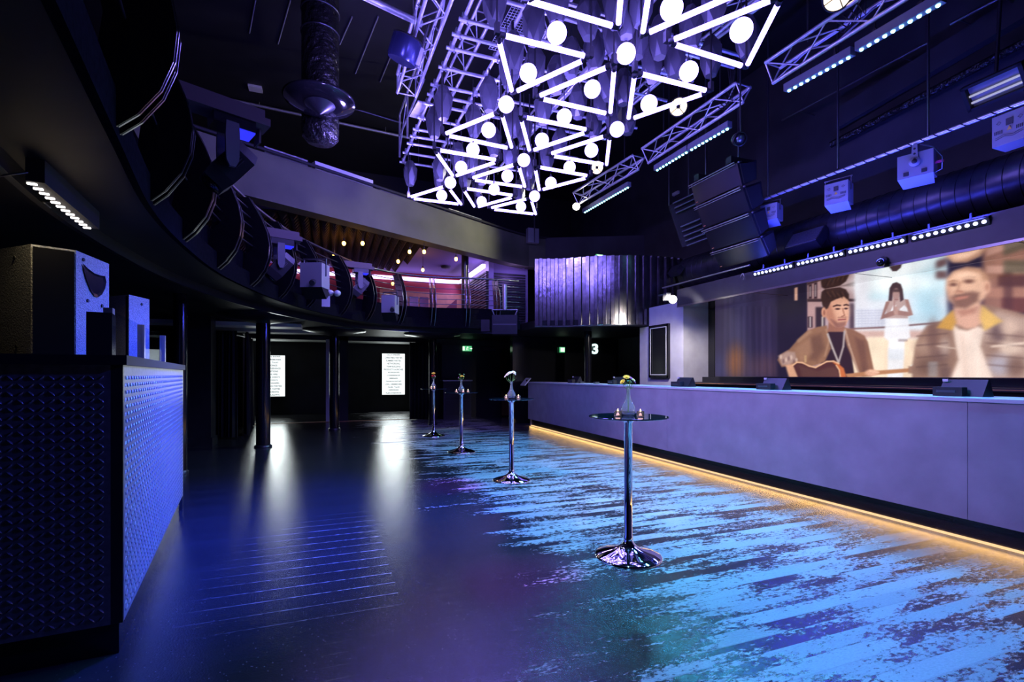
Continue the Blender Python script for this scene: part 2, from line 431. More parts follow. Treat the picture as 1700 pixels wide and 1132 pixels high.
# side wall of horizontal slats
struct('wall_gallery_side', MB().bbox((4.3, 13.3, 2.75), (4.45, 16.0, 4.76)), mat('gallery_side_back_lit', (.45, .38, .6, 1), .6))  # violet light between the slats is put into this backing colour
mb = MB()
for k in range(22): mb.bbox((4.22, 13.3, 2.8+k*.075), (4.29, 15.99, 2.845+k*.075))
o = mb.build('slat_cladding', M['slatwood']); tag(o, 'black horizontal slat cladding on the side wall of the upstairs gallery', 'cladding')
struct('wall_gallery_end', MB().bbox((4.45, 13.5, 2.75), (5.6, 13.6, 4.76)), mat('gallery_end_back_lit', (.30, .26, .42, 1), .6))  # backing coloured violet to stand for light behind the slats
mb = MB()
for k in range(22): mb.bbox((4.46, 13.43, 2.8+k*.075), (5.5, 13.49, 2.845+k*.075))
o = mb.build('slat_cladding', M['slatwood']); tag(o, 'narrow field of black horizontal slats beside the corrugated steel parapet', 'cladding')
# wood joinery at the back of the gallery
t = thing('wood_partition', 'orange-brown wooden partition with a grid of small dark panes in the gallery', 'partition', (2.9, 15.97, 2.75))
MB().bbox((1.5, 15.9, 2.77), (4.18, 15.99, 4.16)).build('panel', M['wood'], t)
mb = MB()
for i in range(4): mb.bbox((1.75+i*.34, 15.87, 3.42), (2.03+i*.34, 15.905, 3.98))
mb.build('pane', mat('pane_dark_red', (.12, .04, .05, 1), .2), t)
MB().bbox((1.7, 15.6, 3.24), (3.0, 15.9, 3.32)).build('sill', M['offwhite'], t, label='pale sill under the panes')
mb = MB().prism([(3.35, 15.85, 3.4), (4.0, 15.85, 3.98), (4.0, 15.85, 3.35), (3.35, 15.85, 3.35)], (0, 0, 0), (0, .05, 0))
mb.build('stair_panel', mat('stair_red', (.10, .01, .02, 1), .5), t)
# LED coves
t = MB().bbox((-6, 15.86, 4.50), (4.1, 15.99, 4.60)).build('cove_light', M['strip_violet'])
tag(t, 'glowing lilac cove strip along the back wall of the gallery', 'strip light')
t = MB().bbox((4.08, 13.25, 4.50), (4.19, 15.84, 4.60)).build('cove_light', M['strip_violet'])
tag(t, 'glowing lilac cove strip along the slatted side wall of the gallery', 'strip light')
# pyramid foam ceiling
mb = MB(); s_ = .20
for i in range(-24, 13):
    for j in range(54, 77):
        x, y = i*s_, j*s_
        if (Vector((x, y, 0))-bA).dot(n_) < .5: continue
        if x > 1.9-.55*(15.2-y)*.3 and False: continue
        if x+ (y-10)*.12 > 2.5: continue
        mb.add([(x, y, 4.74), (x+s_, y, 4.74), (x+s_, y+s_, 4.74), (x, y+s_, 4.74), (x+s_/2, y+s_/2, 4.60)],
               [(0, 4, 1), (1, 4, 2), (2, 4, 3), (3, 4, 0)])
o = mb.build('foam_ceiling_panel', M['foam']); tag(o, 'dark brown pyramid foam panel covering the gallery ceiling', 'acoustic foam')
# amber bulbs
bulb_where = ['left one of the nearer pair', 'right one of the nearer pair', 'leftmost, low behind the balcony rail',
              'left one of the middle pair', 'right one of the middle pair', 'single one below the middle pair',
              'rightmost, in front of the lilac ceiling', 'small far one at the foam edge', 'small one hanging low above the red wall']
for (px, py, z), w in zip([(571, 404, 4.38), (602, 404, 4.38), (555, 423, 4.25), (680, 418, 4.38), (704, 418, 4.38), (661, 434, 4.3), (757, 430, 4.38), (702, 448, 4.38), (652, 471, 4.1)], bulb_where):
    p = atz(px, py, z); p.y = min(p.y, 15.7)
    t = thing('pendant_bulb', 'glowing amber bulb under the gallery ceiling, '+w, 'light bulb', p, 0, 'amber bulbs of the gallery')
    MB().ball(p, .04, 12, 8, 1.25).build('bulb', M['bulb'], t)
    MB().bar(p+Vector((0, 0, .04)), p+Vector((0, 0, .11)), .02, 8).build('lamp_holder', M['rubber'], t)
    MB().bar(p+Vector((0, 0, .11)), (p.x, p.y, 4.76), .006, 6).build('cable', M['rubber'], t)
o = MB().lathe([(.01, 4.70), (.13, 4.70), (.16, 4.755)], (aty(740, 440, 14.6).x, 14.6, 0), 20).build('ceiling_speaker', M['rubber'])
tag(o, 'small black round speaker in the lilac gallery ceiling', 'speaker')
gp = aty(772, 500, 12.95)
o = MB().bar((gp.x, 12.95, 2.75), (gp.x, 12.95, 4.76), .10, 16).build('gallery_post', M['satin']); tag(o, 'slim dark post standing on the balcony below the grey bulkhead', 'post')

# ================================================================== BALCONY
ZS = 2.6
fpx = [(205, 215), (258, 335), (310, 398), (366, 445), (420, 474), (467, 494), (513, 509), (567, 522), (610, 531), (664, 537), (718, 540), (776, 541)]
fb = [atz(px, py, 2.63) for px, py in fpx]
for p in fb: p.z = 0
pre = [Vector((-.35, -2.5, 0)), Vector((-.40, -1.0, 0)), Vector((-.55, .4, 0)), Vector((-.72, 1.6, 0))]
post = [Vector((3.9, 11.45, 0)), Vector((4.55, 11.45, 0))]
base = pre+fb+post
edge = catmull(base, 8)
def edge_normals(ps):
    out = []
    for i, p in enumerate(ps):
        a = ps[max(i-1, 0)]; b = ps[min(i+1, len(ps)-1)]; t = (b-a).normalized()
        out.append(Vector((t.y, -t.x, 0)))
    return out
en = edge_normals(edge)
def off(o): return [p+n*o for p, n in zip(edge, en)]
slab_out = off(-.05)
slab = [(p.x, p.y) for p in slab_out]+[(5.0, 13.2), (8.55, 13.2), (8.55, 16.4), (-8.95, 16.4), (-8.95, -2.5)]
struct('balcony_slab', MB().column(slab, ZS, 2.76), M['soffit'])
# riser beams that step down under the slab
mb = MB()
a_, b_ = off(-.06), off(-.02)
for i in range(len(edge)-1):
    mb.column([a_[i], a_[i+1], b_[i+1], b_[i]], ZS-.02, 2.80)
o = mb.build('balcony_fascia', M['matteboard']); tag(o, 'curved black fascia board wrapping the balcony edge', 'fascia')
mb = MB(); a_, b_ = off(-.60), off(-.56)
for i in range(len(edge)-1): mb.column([a_[i], a_[i+1], b_[i+1], b_[i]], ZS-.10, ZS)
struct('trim_6', mb, M['satin'])

# railing: fins, kick panels, bars
t = thing('balcony_railing', 'black balcony railing of bowed steel fins and horizontal bars curving around the hall', 'railing', (fb[4].x, fb[4].y, 2.62))
prof_out = [(-.02, 2.62), (.06, 2.70), (.15, 2.84), (.205, 3.0), (.22, 3.16), (.19, 3.34), (.12, 3.52), (.03, 3.68), (-.04, 3.80)]
fins = [pre[3]]+fb+[Vector((3.55, 11.47, 0))]
cen = base
for i, p in enumerate(base):
    if i < 2 or i >= len(base)-1: continue
    a = base[max(i-1, 0)]; b = base[min(i+1, len(base)-1)]; tt = (b-a).normalized(); n = Vector((tt.y, -tt.x, 0))
    for s in (-.045, .045):
        q = p+tt*s
        poly = [q+n*o+Vector((0, 0, z)) for o, z in prof_out]+[q+n*(-.24)+Vector((0, 0, 3.80)), q+n*(-.13)+Vector((0, 0, 3.5)), q+n*(-.07)+Vector((0, 0, 3.15)), q+n*(-.10)+Vector((0, 0, 2.9)), q+n*(-.16)+Vector((0, 0, 2.74))]
        MB().prism(poly, -tt*.006, tt*.006).build('fin', M['fin'], t)
    # narrow flange that follows the outer curve of the pair
    mb = MB(); 
    for (o1, z1), (o2, z2) in zip(prof_out[:-1], prof_out[1:]):
        A = p+n*(o1+.004)+Vector((0, 0, z1)); B = p+n*(o2+.004)+Vector((0, 0, z2))
        for s in (-.052, .038):
            mb.add([A+tt*s, A+tt*(s+.014), B+tt*(s+.014), B+tt*s, A+tt*s+n*.006, A+tt*(s+.014)+n*.006, B+tt*(s+.014)+n*.006, B+tt*s+n*.006],
                   [(4, 5, 6, 7), (0, 3, 2, 1), (0, 4, 7, 3), (1, 2, 6, 5)])
    mb.build('fin_flange', M['rail'], t)
for o, z, r in ((-.13, 3.83, .024), (-.05, 3.66, .009), (-.02, 3.53, .009), (.0, 3.40, .009), (.01, 3.27, .009), (.01, 3.15, .009)):
    MB().tube([Vector((p.x, p.y, z)) for p in off(o)], r, 6).build('top_rail' if r > .02 else 'rail_bar', M['rail'], t)
mb = MB(); a_, b_ = off(-.13), off(-.11)
for i in range(len(edge)-1): mb.column([a_[i], a_[i+1], b_[i+1], b_[i]], 2.80, 3.08)
mb.build('kick_panel', M['matteboard'], t)

# corrugated parapet
dc = catmull([atz(888, 540, 2.62)*1, Vector((5.25, 10.45, 0)), Vector((5.95, 9.9, 0)), Vector((6.75, 9.55, 0)), Vector((7.5, 9.45, 0)), Vector((8.3, 9.5, 0))], 24)
for p in dc: p.z = 0
L_ = [0]
for i in range(1, len(dc)): L_.append(L_[-1]+(dc[i]-dc[i-1]).length)
def at_len(s):
    for i in range(1, len(dc)):
        if L_[i] >= s: 
            k = (s-L_[i-1])/(L_[i]-L_[i-1]); p = dc[i-1].lerp(dc[i], k); tt = (dc[i]-dc[i-1]).normalized(); return p, Vector((tt.y, -tt.x, 0))
    return dc[-1], Vector((0, -1, 0))
mb = MB(); vs = []; s = 0; pitch = .19
while s < L_[-1]-.01:
    for f, o in ((0, 0), (.46, 0), (.54, .055), (.92, .055)):
        p, n = at_len(min(s+f*pitch, L_[-1])); q = p+n*o
        vs += [(q.x, q.y, 2.60), (q.x, q.y, 4.22)]
    s += pitch
m_ = len(vs)//2
mb.add(vs, [(2*i, 2*i+2, 2*i+3, 2*i+1) for i in range(m_-1)])
o = mb.build('corrugated_parapet', M['corr']); tag(o, 'bowed corrugated steel parapet of the balcony above the far end of the bar', 'parapet')
sd = o.modifiers.new('thickness', 'SOLIDIFY'); sd.thickness = .01
mb = MB().tube([at_len(L_[-1]*k/60)[0]+at_len(L_[-1]*k/60)[1]*.03+Vector((0, 0, 2.585)) for k in range(61)], .025, 6)
tag(mb.build('parapet_trim', M['satin']), 'dark rounded trim under the corrugated steel parapet', 'trim')
struct('balcony_slab_right', MB().column([(q.x, q.y) for q in dc[::6]]+[(8.55, 9.5), (8.55, 13.3), (4.6, 13.3)], 2.56, 2.74), M['soffit'])

# columns under the balcony
def column(px, py, r, label, d=None, flare=True):
    p = atz(px, py, 0) if d is None else atd(px, 622, d); p.z = 0
    t = thing('support_column', label, 'column', p)
    MB().bar(p, p+Vector((0, 0, ZS)), r, 28).build('shaft', M['gloss'], t)
    if flare: MB().lathe([(r, 2.44), (r*2.2, 2.47), (.78, 2.555), (.80, 2.60)], (p.x, p.y, 0), 40).build('capital', M['satin'], t)
    MB().lathe([(r*1.25, 0), (r*1.25, .03), (r*1.02, .05)], (p.x, p.y, 0), 28).build('base_ring', M['satin'], t)
column(437, 742, .13, 'black round column with a wide flared top, in front of the left lit screen')
column(555, 713, .12, 'black round column standing between the two lit screens')
column(299, 0, .085, 'black round column with a blue sheen behind the glass balustrade', d=7.0, flare=False)
column(718, 705, .11, 'thin dark column just behind the farthest bar table')
column(848, 690, .11, 'thin dark column behind the bar table in the middle distance', flare=False)
column(976, 0, .10, 'dark column behind the far end of the bar beside the lit curved sign', d=12.6, flare=False)

# dark pillar and curtains
p = atz(330, 742, 0)
t = thing('pillar', 'square black pillar with a stepped foot left of the long curtain', 'pillar', p)
MB().box((p.x, p.y+.2, 1.3), (.42, .42, 2.6)).build('shaft', M['satin'], t)
MB().box((p.x, p.y+.2, .09), (.48, .48, .18)).build('foot', M['satin'], t)
def curtain(a, b, z0, z1, label, waves=9, amp=.06):
    a = Vector(a); b = Vector(b); t_ = (b-a); L = t_.length; t_.normalize(); n = Vector((t_.y, -t_.x, 0))
    N_ = waves*10; vs = []
    for i in range(N_+1):
        s = i/N_; ph = s*waves*2*PI
        o = amp*math.sin(ph)+.02*math.sin(ph*.37+1)
        for z, k in ((z1, .6), ((z0+z1)/2, .9), (z0, 1.1)):
            q = a+t_*(L*s)+n*o*k; vs.append((q.x, q.y, z))
    fs = []
    for i in range(N_):
        for j in range(2): fs.append((3*i+j, 3*i+j+1, 3*(i+1)+j+1, 3*(i+1)+j))
    mb = MB().add(vs, fs, True); o = mb.build('curtain', M['curtain']); tag(o, label, 'curtain')
    o.modifiers.new('thickness', 'SOLIDIFY').thickness = .008
    return o
ca = atz(352, 728, 0); cb = atz(392, 728, 0); cb2 = atz(418, 706, 0)
curtain(ca, cb, .03, 2.42, 'long black gathered curtain beside the square pillar at left', 7)
curtain(cb+Vector((.15, .3, 0)), Vector((cb2.x, 15.4, 0)), .03, 2.42, 'black curtain drawn back against the left door jamb', 6)
ca = Vector((aty(680, 600, 15.45).x, 15.45, 0)); cb = Vector((aty(730, 600, 15.3).x, 15.3, 0))
curtain(ca, cb, .03, 2.45, 'black curtain hanging right of the right lit screen', 8)
mb = MB().tube([atz(352, 724, 0)+Vector((0, 0, 2.47)), Vector((cb2.x, 15.35, 2.47))], .02, 8)
tag(mb.build('curtain_rail', M['rail']), 'curtain rail carrying the black curtains at left', 'curtain rail')

# display screens with event lists
def display(x0, x1, ztop, zbot, lines, label, top_cut):
    y = 19.22
    t = thing('display_screen', label, 'screen', ((x0+x1)/2, y, zbot))
    MB().bbox((x0-.03, y, zbot-.03), (x1+.03, y+.06, ztop+.03)).build('frame', M['rubber'], t)
    MB().bbox((x0, y-.012, zbot), (x1, y-.001, ztop)).build('panel', M['white_screen'], t)
    R = Matrix.Rotation(PI/2, 3, 'X'); n = len(lines); h = (ztop-zbot)
    for k, ln in enumerate(lines):
        z = ztop-.02-h*(k+.25)/(n-.05)
        text_mesh(ln, .080, M['text_grey'], 'text_line', t, ((x0+x1)/2, y-.015, z), R, .001, sx=.92)
W_ = aty(653, 620, 19.2)
r0, r1 = aty(634.5, 620, 19.2).x, aty(672, 620, 19.2).x
zt, zb = aty(653, 587, 19.2).z, aty(653, 655, 19.2).z
display(r0, r1, zt, zb, ['GALA DINNERS', 'CHRISTMAS PARTIES', 'SUMMER PARTIES', 'NETWORKING', 'TEAM BUILDING', 'PRODUCT LAUNCHES', 'WORKSHOPS', 'CONFERENCES', 'SEMINARS', 'FASHION SHOWS', 'CIVIL CEREMONIES', 'PANEL TALKS', 'WEDDINGS', 'FILM SCREENINGS'],
        'bright white upright screen listing events, standing clear of the columns', 0)
l1 = aty(473, 620, 19.2).x; l0 = l1-(r1-r0)*1.02
display(l0, l1, aty(455, 590, 19.2).z, aty(455, 658, 19.2).z, ['FASHION SHOWS', 'CIVIL CEREMONIES', 'PANEL TALKS', 'WEDDINGS', 'FILM SCREENINGS', 'EXHIBITIONS', 'VENUE HIRE', 'PRIVATE EVENTS', 'LIVE EVENTS', 'GALA DINNERS', 'CHRISTMAS PARTIES', 'SUMMER PARTIES', 'NETWORKING', 'TEAM BUILDING'],
        'bright white upright screen listing events, half hidden by a black column', 0)
# small fittings on the inner ceiling
for px, py, lb in ((482, 568, 'small ceiling lamp with a blue glow before the left screen'), (618, 563, 'tiny blue ceiling spotlight before the right screen, lower one'), (629, 558, 'tiny blue ceiling spotlight before the right screen, upper one')):
    p = aty(px, py, 17.0 if py > 565 else 16.2)
    p.z = 2.62
    t = thing('ceiling_spotlight', lb, 'lamp', p)
    MB().bar(p, p-Vector((0, 0, .05)), .05, 12).build('housing', M['rubber'], t)
    MB().bar(p-Vector((0, 0, .05)), p-Vector((0, 0, .06)), .035, 12).build('lens', M['blueglow'], t)
p = aty(470, 560, 16.8)
o = MB().box((p.x, 16.9, 2.58), (.5, .25, .08)).build('ceiling_projector', M['rubber']); tag(o, 'flat black unit fixed to the ceiling before the left screen', 'projector')

# exit signs and far furniture
def exit_sign(px, py, y, w, h, label, glyph=True):
    p = aty(px, py, y); R = Matrix.Rotation(PI/2, 3, 'X')
    t = thing('exit_sign', label, 'sign', p)
    MB().box((p.x, y+.03, p.z), (w, .05, h)).build('panel', M['exit_green'], t)
    if glyph:
        mb = MB(); yy = y-.003; s = h
        def P(a, b): return (p.x+a*s, yy, p.z+b*s)
        mb.prism([P(.5, .06), P(.78, .06), P(.78, .2), P(1.0, 0), P(.78, -.2), P(.78, -.06), P(.5, -.06)], (0, 0, 0), (0, .006, 0))
        mb.prism([P(-.95, .38), P(-.55, .38), P(-.55, -.38), P(-.95, -.38)], (0, 0, 0), (0, .006, 0))
        # running figure
        mb.lathe([(.001, -.003), (.09*s, -.003), (.09*s, .003), (.001, .003)], P(.05, .3), 12, Matrix.Rotation(PI/2, 3, 'X'), False)
        for a, b in (((0, .2), (-.12, -.08)), ((-.12, -.08), (-.3, -.38)), ((-.1, -.08), (.12, -.22)), ((.12, -.22), (.1, -.4)), ((0, .18), (.25, .08)), ((0, .18), (-.25, .05))):
            mb.bar(P(*a), P(*b), .045*s, 6)
        mb.build('symbol', M['exit_white'], t)
    else:
        MB().box((p.x, y, p.z), (w*.8, .012, h*.75)).build('symbol', M['exit_white'], t)
exit_sign(776, 578.5, 15.55, .30, .17, 'green running figure exit sign above the far cabinet')
exit_sign(934, 580.5, 13.1, .16, .16, 'small green lit sign on the black wall behind the bar', False)
exit_sign(996, 425, 12.0, .22, .10, 'green lit sign peeping over the corrugated steel parapet', False)
t = thing('lit_sign', 'cold white curved sign glowing behind the dark column at the bar end', 'sign', aty(988, 580, 13.1))
text_mesh('3', .42, M['sign_cold'], 'figure', t, aty(988, 580, 13.1), Matrix.Rotation(PI/2, 3, 'X'), .02, sx=1.15)
q0, q1 = aty(735, 640, 15.2), aty(781, 640, 15.2)
t = thing('cabinet', 'low dark cabinet with two drawers standing below the running figure exit sign', 'cabinet', ((q0.x+q1.x)/2, 15.2, 0))
MB().bbox((q0.x, 15.1, 0), (q1.x, 15.6, 1.22)).build('body', M['wallgrey'], t)
MB().bbox((q0.x-.03, 15.06, 1.22), (q1.x+.03, 15.62, 1.26)).build('top', M['rail'], t)
for z in (.15, .66): MB().bbox((q0.x+.06, 15.08, z), (q1.x-.06, 15.1, z+.46)).build('drawer', M['wallblack'], t)
q0 = aty(733, 600, 15.6); q1 = aty(767, 600, 15.6)
o = MB().bbox((q0.x, 15.6, 1.3), (q1.x, 15.66, 2.4)).build('wall_panel', M['wallgrey']); tag(o, 'dark grey board on the far wall above the low cabinet', 'panel')
p = aty(812, 579, 15.5); o = MB().box((p.x, 15.67, p.z), (.55, .06, .12)).build('door_closer', M['rail']); tag(o, 'slim grey bar fixed to the far wall right of the exit sign', 'bar')
t = thing('fire_door', 'dark doorway with dim red posters and brown lower panel left of the bar end', 'door', (aty(855, 640, 15.5).x, 15.5, 0))
a, b = aty(832, 640, 15.5).x, aty(876, 640, 15.5).x
MB().bbox((a, 15.45, 0), (b, 15.55, 2.3)).build('leaf', M['gloss'], t)
for px in (836, 858):
    c = aty(px, 600, 15.44).x; MB().bbox((c-.12, 15.43, 1.5), (c+.12, 15.45, 2.15)).build('poster', mat('dim_red_poster', (.06, .006, .008, 1), .3, noise=.9, nscale=9), t)
MB().bbox((a, 15.42, .05), (b-.2, 15.45, .9)).build('kick_plate', mat('brass_dull', (.35, .2, .08, 1), .3, .6), t)

# ================================================================== things along the bulkhead top and upper left
fo = [((436, 237), (508, 262), .16, 'crumpled silver foil duct lying on the bulkhead at its left end'), ((520, 267), (616, 298), .20, 'pale grey rectangular duct section lying along the bulkhead top'),
      ((628, 302), (690, 322), .13, 'crumpled silver foil duct on the bulkhead left of the lowest light triangle'), ((742, 336), (796, 356), .15, 'crumpled silver foil duct on the bulkhead under the lowest light triangle')]
for (a, b, h, lb) in fo:
    def onb(px, py):
        u = (px-CX)/F_PX; q = bA+n_*.18; dx, dy = u*RX+FX, u*RY+FY
        dd = (q.x*d_.y-q.y*d_.x)/(dx*d_.y-dy*d_.x); return Vector((dd*dx, dd*dy, 0))
    p, q = onb(*a), onb(*b)
    mb = MB().column([p-n_*.08, q-n_*.08, q+n_*.1, p+n_*.1], 5.465, 5.465+h)
    o = mb.build('foil_duct' if 'foil' in lb else 'duct_section', M['silver_foil'] if 'foil' in lb else M['offwhite']); tag(o, lb, 'duct')
pA = onb(872, 385)
t = thing('junction_box', 'small grey lamp box on a drop rod at the right end of the bulkhead', 'box', (pA.x, pA.y, 5.3))
MB().box((pA.x+.03, pA.y-.48, 5.45), (.34, .16, .42)).build('box', M['silver_foil'], t)
MB().bar((pA.x+.05, pA.y-.58, 5.25), (pA.x+.05, pA.y-.58, 7.99), .018, 6).build('rod', M['rail'], t)
# round vertical duct wrapped in foil
p = aty(532, 150, 8.6)
t = thing('foil_wrapped_duct', 'vertical round duct wrapped in crumpled black foil hanging from the ceiling', 'duct', (p.x, 8.6, 5.3))
zb_ = aty(532, 238, 8.6).z
MB().lathe([(.02, zb_), (.22, zb_+.02), (.28, zb_+.09), (.29, zb_+.2), (.29, 7.99)], (p.x, 8.6, 0), 28).build('body', M['foil'], t)
for py in (22, 58):
    z = aty(532, py, 8.6).z
    MB().tube([(p.x+.297*math.cos(a*PI/12), 8.6+.297*math.sin(a*PI/12), z) for a in range(24)], .012, 6, True).build('band', M['rail'], t)
p = atd(531, 172, 7.3)
t = thing('dish_diffuser', 'round black dish diffuser with a cone centre in front of the foil duct', 'diffuser', p)
MB().lathe([(.05, 0), (.30, -.02), (.50, .02), (.52, .05), (.47, .06), (.30, .02), (.05, .04)], p, 36).build('dish', M['gloss'], t)
MB().lathe([(.22, -.02), (.12, -.09), (.01, -.16)], p, 24).build('cone', M['duct'], t)
MB().bar(p+Vector((0, 0, .04)), p+Vector((0, .5, .22)), .05, 10).build('neck', M['foil'], t)
# long pipes across the back
def pipe(a, b, r, label, m='rail', wall=False, hang=False):
    mb = MB().bar(a, b, r, 10)
    for k in (.15, .85):
        q = Vector(a).lerp(Vector(b), k)
        if wall: mb.bar(q, (8.6, q.y, q.z), r*.5, 6)
        if hang: mb.bar(q, (q.x, q.y, 7.99), .007, 5)
    o = mb.build('pipe', M[m]); tag(o, label, 'pipe')
pipe(aty(380, 165, 13), aty(680, 229, 13.2), .035, 'upper grey pipe crossing behind the dish diffuser', 'silver_foil', hang=True)
pipe(aty(560, 172, 12.6), aty(676, 207, 12.6), .03, 'short grey pipe from the dish diffuser to the lighting rig', hang=True)
pipe(atz(600, -8, 6.3), atz(700, 40, 6.3), .045, 'blue-lit pipe reaching from the upper frame edge to the truss', 'alu', hang=True)
# ================================================================== DJ COUNTER (left foreground)
cA = atz(204, 1085, 0); cB = atz(304, 846, 0); cA.z = cB.z = 0
sdir = (cB-cA).normalized(); snor = Vector((sdir.y, -sdir.x, 0))      # side face looks right
fdir = Vector((-math.cos(math.radians(5)), -math.sin(math.radians(5)), 0)); fnor = Vector((fdir.y*-1, fdir.x, 0))
if fnor.y > 0: fnor = -fnor
HT = 1.53; KZ = .16; SL = (cB-cA).length; FL = 2.2
t = thing('dj_counter', 'high black counter clad in tread plate at the left, its right side lit blue', 'counter', cA)
def tread(o, d, n, L, z0, z1, name, label=None):
    """tread plate: raised lens-shaped lugs in alternating directions on a thin sheet"""
    mb = MB(); a = o+Vector((0, 0, z0)); up = Vector((0, 0, 1))
    mb.add([a, a+d*L, a+d*L+up*(z1-z0), a+up*(z1-z0), a-n*.01, a+d*L-n*.01, a+d*L+up*(z1-z0)-n*.01, a+up*(z1-z0)-n*.01],
           [(0, 1, 2, 3), (7, 6, 5, 4), (0, 4, 5, 1), (3, 2, 6, 7), (0, 3, 7, 4), (1, 5, 6, 2)])
    p = .038; nx = int(L/p)-1; nz = int((z1-z0)/p)-1
    for i in range(nx):
        for j in range(nz):
            c = a+d*(p*(i+1))+up*(p*(j+1)); ang = PI/4 if (i+j) % 2 else -PI/4
            u = d*math.cos(ang)+up*math.sin(ang); w = -d*math.sin(ang)+up*math.cos(ang)
            l, k, h = .0175, .0056, .004
            mb.add([c-u*l, c-u*l*.35-w*k, c+u*l*.35-w*k, c+u*l, c+u*l*.35+w*k, c-u*l*.35+w*k, c-u*l*.4+n*h, c+u*l*.4+n*h],
                   [(0, 1, 6), (1, 2, 7, 6), (2, 3, 7), (3, 4, 7), (4, 5, 6, 7), (5, 0, 6)])
    return mb.build(name, M['tread'], t, label)
M['tread'] = mat('tread_plate_black', (.20, .20, .22, 1), .34, .5, noise=.25, nscale=30)
tread(cA+fdir*.05, fdir, fnor, FL, KZ, HT-.05, 'front_panel')
tread(cA+sdir*.03, sdir, snor, SL-.06, KZ, HT-.05, 'side_panel', 'tread plate side panel glowing blue')
mb = MB().column([cA, cA+fdir*.05, cA+fdir*.05-fnor*.04, cA-snor*.04+sdir*.04, cA+sdir*.03-snor*.04, cA+sdir*.03], KZ, HT-.05)
mb.build('corner_trim', M['satin'], t)
MB().column([cB-sdir*.03, cB, cB-snor*.05, cB-sdir*.03-snor*.05], 0, HT-.05).build('corner_trim', M['rail'], t)
far_l = cB+fdir*FL
mb = MB().column([cA+snor*.02+fnor*.02, cB+snor*.02, far_l, cA+fdir*(FL+.05)+fnor*.02], HT-.05, HT)
mb.build('top', mat('counter_top_black', (.015, .015, .018, 1), .5, spec=.2), t)
mb = MB().column([cA+snor*-.02-fnor*.02, cB-snor*.02, far_l-snor*.02, cA+fdir*(FL+.05)-fnor*.02], 0, KZ)
mb.build('kick_base', M['gloss'], t)
MB().column([cA+sdir*.06-snor*.06-fnor*.03, cB-snor*.06, far_l-snor*.1, cA+fdir*(FL)-fnor*.06], KZ, HT-.052).build('carcass', M['rubber'], t)

# balustrade glass along the side edge
g0 = cA+sdir*.42-snor*.12; g1 = cA+sdir*1.45-snor*.12; g2 = cA+sdir*2.6-snor*.12
t = thing('glass_balustrade', 'low clear glass balustrade with steel clamps standing along the right edge of the counter', 'glass screen', (g0.x, g0.y, HT))
for a, b in ((g0, g1-sdir*.03), (g1+sdir*.03, g2)):
    MB().column([a, b, b-snor*.012, a-snor*.012], HT+.01, HT+.27).build('pane', M['screenpane'], t)
for a, w in ((g0-sdir*.02, .03), (g1, .03), (g2+sdir*.02, .03)):
    MB().column([a-sdir*w+snor*.012, a+sdir*w+snor*.012, a+sdir*w-snor*.03, a-sdir*w-snor*.03], HT, HT+.28).build('post', M['steel'], t)
e0, e1 = atd(143, 590, 2.60), atd(186, 590, 2.66)
bd = (e1-e0).normalized(); bn = Vector((-bd.y, bd.x, 0)); bd.z = 0
t = MB().column([(e0.x, e0.y), (e1.x, e1.y), (e1.x+bn.x*.16, e1.y+bn.y*.16), (e0.x+bn.x*.16, e0.y+bn.y*.16)], HT, 1.77).build('equipment_box', M['gloss'])
tag(t, 'small plain black box standing on the counter at the near end of the glass balustrade', 'box')

# loudspeakers on the counter
def speaker(pts, ztop, label, name, cup):
    """pts: plan outline, first three edges are textured side, grille, lit side"""
    A, B, C, D = pts
    t = thing('loudspeaker', label, 'loudspeaker', ((A.x+D.x)/2, (A.y+D.y)/2, HT))
    back = [D+(D-C).normalized()*.0+Vector((-.32, .28, 0)), A+Vector((-.1, .35, 0))]
    MB().column([A, B, C, D]+back, HT+.002, ztop).build('cabinet', M['textured'], t)
    g = (C-B).normalized(); gn = Vector((g.y, -g.x, 0))
    MB().column([B+g*.008+gn*.008, C-g*.008+gn*.008, C-g*.008-gn*.002, B+g*.008-gn*.002], HT+.012, ztop-.012).build('grille', M['grille'], t)
    e = (D-C).normalized(); en_ = Vector((e.y, -e.x, 0)); w = (D-C).length; up = Vector((0, 0, 1))
    if cup:
        H = ztop-HT
        def P(s, v, o=.002): return C+e*(w*s)+en_*o+Vector((0, 0, HT+H*v))
        out = [(.16, .90), (.30, .87), (.5, .845), (.68, .845), (.84, .855), (.88, .80), (.84, .73), (.74, .66), (.62, .62), (.50, .62), (.38, .67), (.28, .74), (.20, .82)]
        ins = [(.5+(a-.5)*.80, .75+(b-.75)*.78) for a, b in out]
        mb = MB(); n = len(out)
        vs = [P(*q) for q in out]+[P(q[0], q[1], -.0) for q in ins]+[P(q[0], q[1], .0035) for q in ins]
        mb.add([P(*q, .006) for q in out]+[P(*q, .003) for q in ins], [(k, (k+1) % n, n+(k+1) % n, n+k) for k in range(n)])
        mb.add([P(*q, .003) for q in ins], [tuple(range(n))])
        mb.build('handle_cup', M['gloss'], t, label='black recessed handle cup')
        for s, v in ((.20, .94), (.32, .56), (.76, .545), (.34, .27)):
            MB().bar(P(s, v, 0), P(s, v, .006), .011, 12).build('screw', M['rubber'], t)
        for s, v in ((.55, .9), (.6, .1)):
            f = (B-A); 
            fn = Vector((f.normalized().y, -f.normalized().x, 0)); q = A+f*s+Vector((0, 0, HT+H*v)); MB().bar(q, q+fn*.005, .010, 12).build('screw', M['rubber'], t)
    else:
        MB().bar(C+e*(w*.6)+Vector((0, 0, ztop-.06)), C+e*(w*.6)+en_*.005+Vector((0, 0, ztop-.06)), .012, 12).build('screw', M['rubber'], t)
def P0(px, d): 
    p = atd(px, 622, d); p.z = 0; return p
